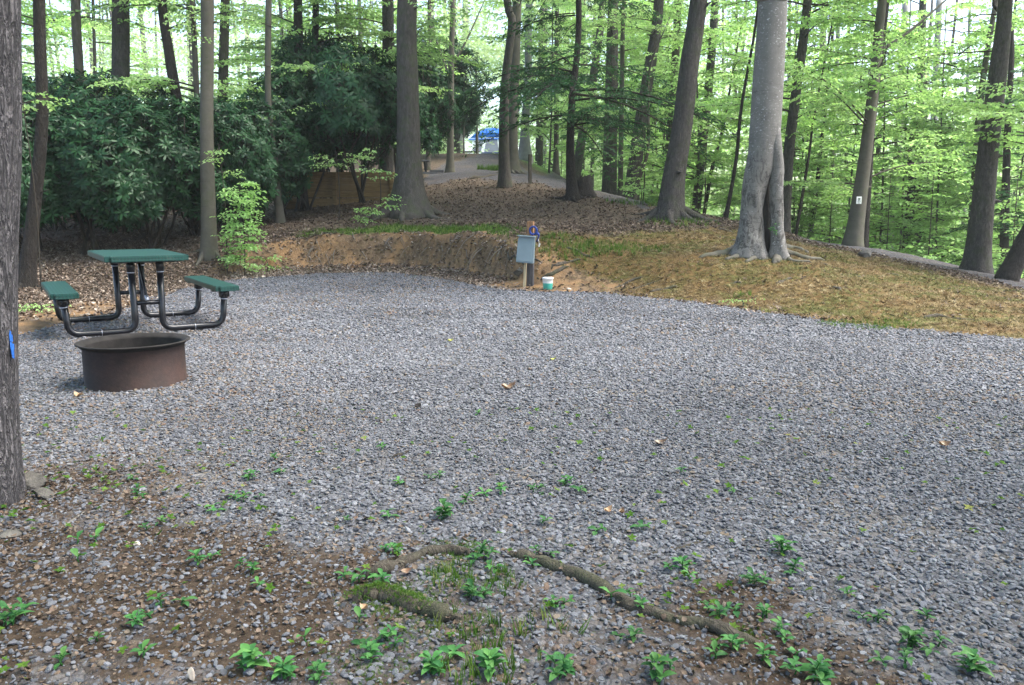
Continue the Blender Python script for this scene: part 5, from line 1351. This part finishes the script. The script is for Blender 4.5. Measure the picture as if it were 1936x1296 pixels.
weeds = [(518, 872, 's'), (470, 905, 'm'), (530, 896, 's'), (462, 948, 'm'), (405, 968, 's'), (250, 908, 's'), (258, 940, 'm'), (305, 992, 's'), (275, 1005, 's'), (145, 1032, 't'), (185, 1030, 't'), (150, 1067, 't'), (375, 1070, 'm'),
         (478, 1090, 'm'), (490, 1115, 's'), (305, 1155, 'm'), (260, 1190, 'm'), (185, 1215, 's'), (22, 1185, 'l'), (270, 1245, 's'), (480, 1270, 'l'), (535, 1285, 'l'), (580, 1215, 't'), (755, 915, 's'), (828, 902, 'm'), (945, 932, 'm'), (880, 948, 'm'),
         (840, 978, 'l'), (1010, 928, 'm'), (1068, 915, 'm'), (1096, 930, 's'), (735, 978, 's'), (655, 988, 's'), (722, 852, 's'), (905, 786, 's'), (1285, 898, 's'), (1385, 938, 's'), (1025, 993, 's'), (1215, 1003, 's'), (745, 1050, 'm'),
         (680, 1104, 'm'), (725, 1110, 'm'), (1015, 1052, 'm'), (912, 1060, 'l'), (935, 1082, 's'), (895, 1135, 'l'), (1006, 1075, 's'), (682, 1180, 't'), (735, 1215, 'm'), (690, 1228, 's'), (815, 1280, 'l'), (925, 1285, 'l'), (1050, 1155, 'm'),
         (1155, 1138, 't'), (1210, 1162, 'm'), (1290, 1080, 'm'), (1305, 1098, 's'), (1198, 1215, 'm'), (1060, 1285, 'l'), (1235, 1285, 'l'), (1360, 1172, 'm'), (1385, 1230, 'm'), (1352, 1248, 's'), (1482, 1050, 'l'), (1498, 1082, 'm'), (1425, 1108, 'l'),
         (1450, 1170, 'm'), (1475, 1200, 'm'), (1440, 1250, 'm'), (1600, 1128, 's'), (1655, 1175, 'm'), (1725, 1222, 'l'), (1772, 1220, 'm'), (1708, 1258, 'm'), (1842, 1272, 'l'), (1750, 1168, 's'), (1540, 1288, 'l'), (600, 1290, 'm'), (1130, 1010, 's'), (700, 1250, 'm'), (860, 1250, 's'), (120, 1260, 's')]
marks = {"the curled brown leaf": (962, 738), "the front of the fire ring": (250, 745), "the leaning rock slab": (60, 920), "the pale rounded pebble": (258, 1032), "the far end of the long bare root": (940, 1048), "the near end of the long bare root": (1445, 1216), "the middle of the long bare root": (1190, 1145),
         "the blunt tip of the mossy root": (872, 1180), "the hidden end of the mossy root": (660, 1142), "the crown of the arched root": (800, 1050), "the short grey root": (1345, 1006), "the dark piece of bark": (760, 860), "the reddish thin stick": (1540, 1264), "the standing white splinter": (362, 1288),
         "the lone brown leaf below the mound": (1786, 848), "the lower corner of the pad": (1936, 1296), "the reddish leaf": (1150, 972), "the flat brown stone at the edge": (18, 1012), "the wood chip": (585, 1112)}
ORD = ["nearest to", "second nearest to", "third nearest to", "fourth nearest to", "fifth nearest to", "sixth nearest to", "seventh nearest to", "eighth nearest to", "ninth nearest to", "tenth nearest to"]
mw = {k: flat(*v)[:2] for k, v in marks.items()}
srt = {}
for i_, (px, py, k) in enumerate(weeds):
    w_ = flat(px, py)[:2]; nm = min(mw, key=lambda m_: np.hypot(*(mw[m_] - w_))); srt.setdefault((nm, k), []).append((np.hypot(*(mw[nm] - w_)), i_))
for (nm, k), lst in srt.items():
    for rank, (_, i_) in enumerate(sorted(lst)):
        px, py, _k = weeds[i_]; g0 = flat(px, py)
        me = SE[k][int(trng.integers(len(SE[k])))]
        o = bpy.data.objects.new("seedling", me); COL.objects.link(o)
        o.location = (g0[0], g0[1], gz(g0[0], g0[1]) + .004); o.rotation_euler = (0, 0, trng.uniform(0, 6.3)); s_ = trng.uniform(.8, 1.2) * (.78 if k == 'l' else 1); o.scale = (s_, s_, s_)
        tag(o, "%s, of its kind %s %s" % (WORD[k], ORD[rank], nm), "weed", "weeds in the foreground gravel")
# tiny sprouts too many to count
def sprout(seed):
    me = np.random.default_rng(seed); out = []
    for k in range(5):
        a_ = k * 1.26 + me.uniform(-.3, .3); d = np.array([[math.cos(a_), math.sin(a_), me.uniform(.1, .6)]]); v, q = leaf_quads(np.array([[0, 0, .25]]), d, np.array([[0, 0, 1.0]]), .8, .5); out.append((v, q, None, 0))
    return out
x, y = sample(9000, 1.4, 4.6, .4); m = masks(x, y)
ok = rng.uniform(size=len(x)) < .04 + .35 * m['bare'] * sstep(.5, .65, fbm(x * 2, y * 2, 55)); x, y = x[ok], y[ok]
scatter("ground_cover", [sprout(s) for s in range(3)], M['tuft'], True, np.stack([x, y, ground(x, y) + .012], -1), srot(len(x), .25), rng.uniform(.012, .028, len(x))[:, None] * np.ones((1, 3)), rng.integers(0, 3, len(x)), rng.beta(2, 2, len(x)), "tiny green sprouts and clover between the foreground stones", "ground cover")
# moss cushions by the mossy root
def moss_proto(seed):
    return tuft_proto(seed, 14, 1.2)
px_, py_ = [], []
for (a_, b_, rr, n_) in [(760, 1140, 38, 900), (690, 1130, 22, 320), (860, 1045, 28, 420), (905, 1040, 16, 150), (800, 1190, 60, 500), (700, 1265, 60, 350), (1400, 1200, 16, 120), (870, 1090, 25, 120)]:
    px_.append(a_ + trng.normal(0, rr, n_)); py_.append(b_ + trng.normal(0, rr * .45, n_))
pp = np.array([flat(a_, b_) for a_, b_ in zip(np.concatenate(px_), np.concatenate(py_))])
mz = ground(pp[:, 0], pp[:, 1])
mr = np.array([G(a_, b_)[:2] for a_, b_ in [(660, 1142), (715, 1128), (775, 1146), (825, 1164)]])
on = 1 - sstep(.008, .036, seg_dist(pp[:, 0], pp[:, 1], [tuple(q_) for q_ in mr]))
scatter("moss", [moss_proto(s) for s in range(3)], M['tuft'], True, np.stack([pp[:, 0], pp[:, 1], mz + on * .040], -1), srot(len(pp), .3), trng.uniform(.005, .014, len(pp))[:, None] * np.ones((1, 3)), trng.integers(0, 3, len(pp)), trng.uniform(.3, .9, len(pp)), "green moss growing on and around the mossy root", "moss")

# pale air between the camera and the far woods
if HAZE:
    mb = MB(); box(mb, (0, 42, 9), (170, 150, 44)); t = NT("air"); pv = t.n("ShaderNodeVolumePrincipled"); pv.inputs["Density"].default_value = HAZE; pv.inputs["Color"].default_value = (.95, 1, .95, 1); pv.inputs["Anisotropy"].default_value = .3
    t.l(pv.outputs[0], t.out.inputs["Volume"]); hz = mb.build("haze", t.m, smooth=False); tag(hz, "thin bright air between the trees", "haze", kind="stuff")

# bright young growth in front of the dark shrubs
def young(px, py, d, z0, z1, Rr, nb, lb, seed, leaf=.075):
    g0 = P(px, py, d); z = gz(g0[0], g0[1]); o = thing("sapling", lb, "sapling", (g0[0], g0[1], z), 0, "bright saplings at the shrub edge")
    mb = MB(); tube(mb, smoothpath([(0, 0, -.1), (.03, .02, z1 * .5), (-.02, 0, z1)], 8), np.linspace(.014, .005, 8), 6); mb.build("trunk", M['twig'], o)
    me = crown_mesh("crown", seed, z0, z1, Rr, nb, leaf, r0=.012, taper=.2); c = bpy.data.objects.new("crown", me); COL.objects.link(c); c.parent = o
young(458, 440, 14.6, .10, 1.7, .30, 80, "bright leafy sapling beside the smooth pale pole trunk", 71)
young(425, 440, 14.7, 1.75, 2.3, .45, 6, "tall thin sapling with a few leaves right behind the pole trunk", 72)
young(640, 400, 17.8, 1.15, 1.5, .75, 8, "sapling with one bright flat spray over the timber wall", 73)
young(718, 400, 17.6, .2, 1.5, .6, 12, "sapling with bright tiers of leaves before the flared trunk", 74)
young(700, 400, 17.4, .05, .35, .35, 7, "low bright seedling at the foot of the timber wall", 75)
young(75, 520, 11.6, 2.1, 2.9, .8, 9, "bright leafy sapling beside the huge trunk, before the dark shrubs", 76)
young(500, 440, 15.2, .05, .30, .4, 6, "trailing bright sprig on the leaf slope beside the pole trunk", 77)
young(72, 580, 9.4, .02, .12, .2, 6, "small green plant on the dirt behind the picnic table", 78, .045)
young(1402, 572, 9.9, .02, .10, .10, 4, "small green plant at the gravel edge below the beech", 79, .03)
young(1210, 395, 19.5, .05, .5, .6, 9, "low green plant at the lane edge before the big oak", 80)
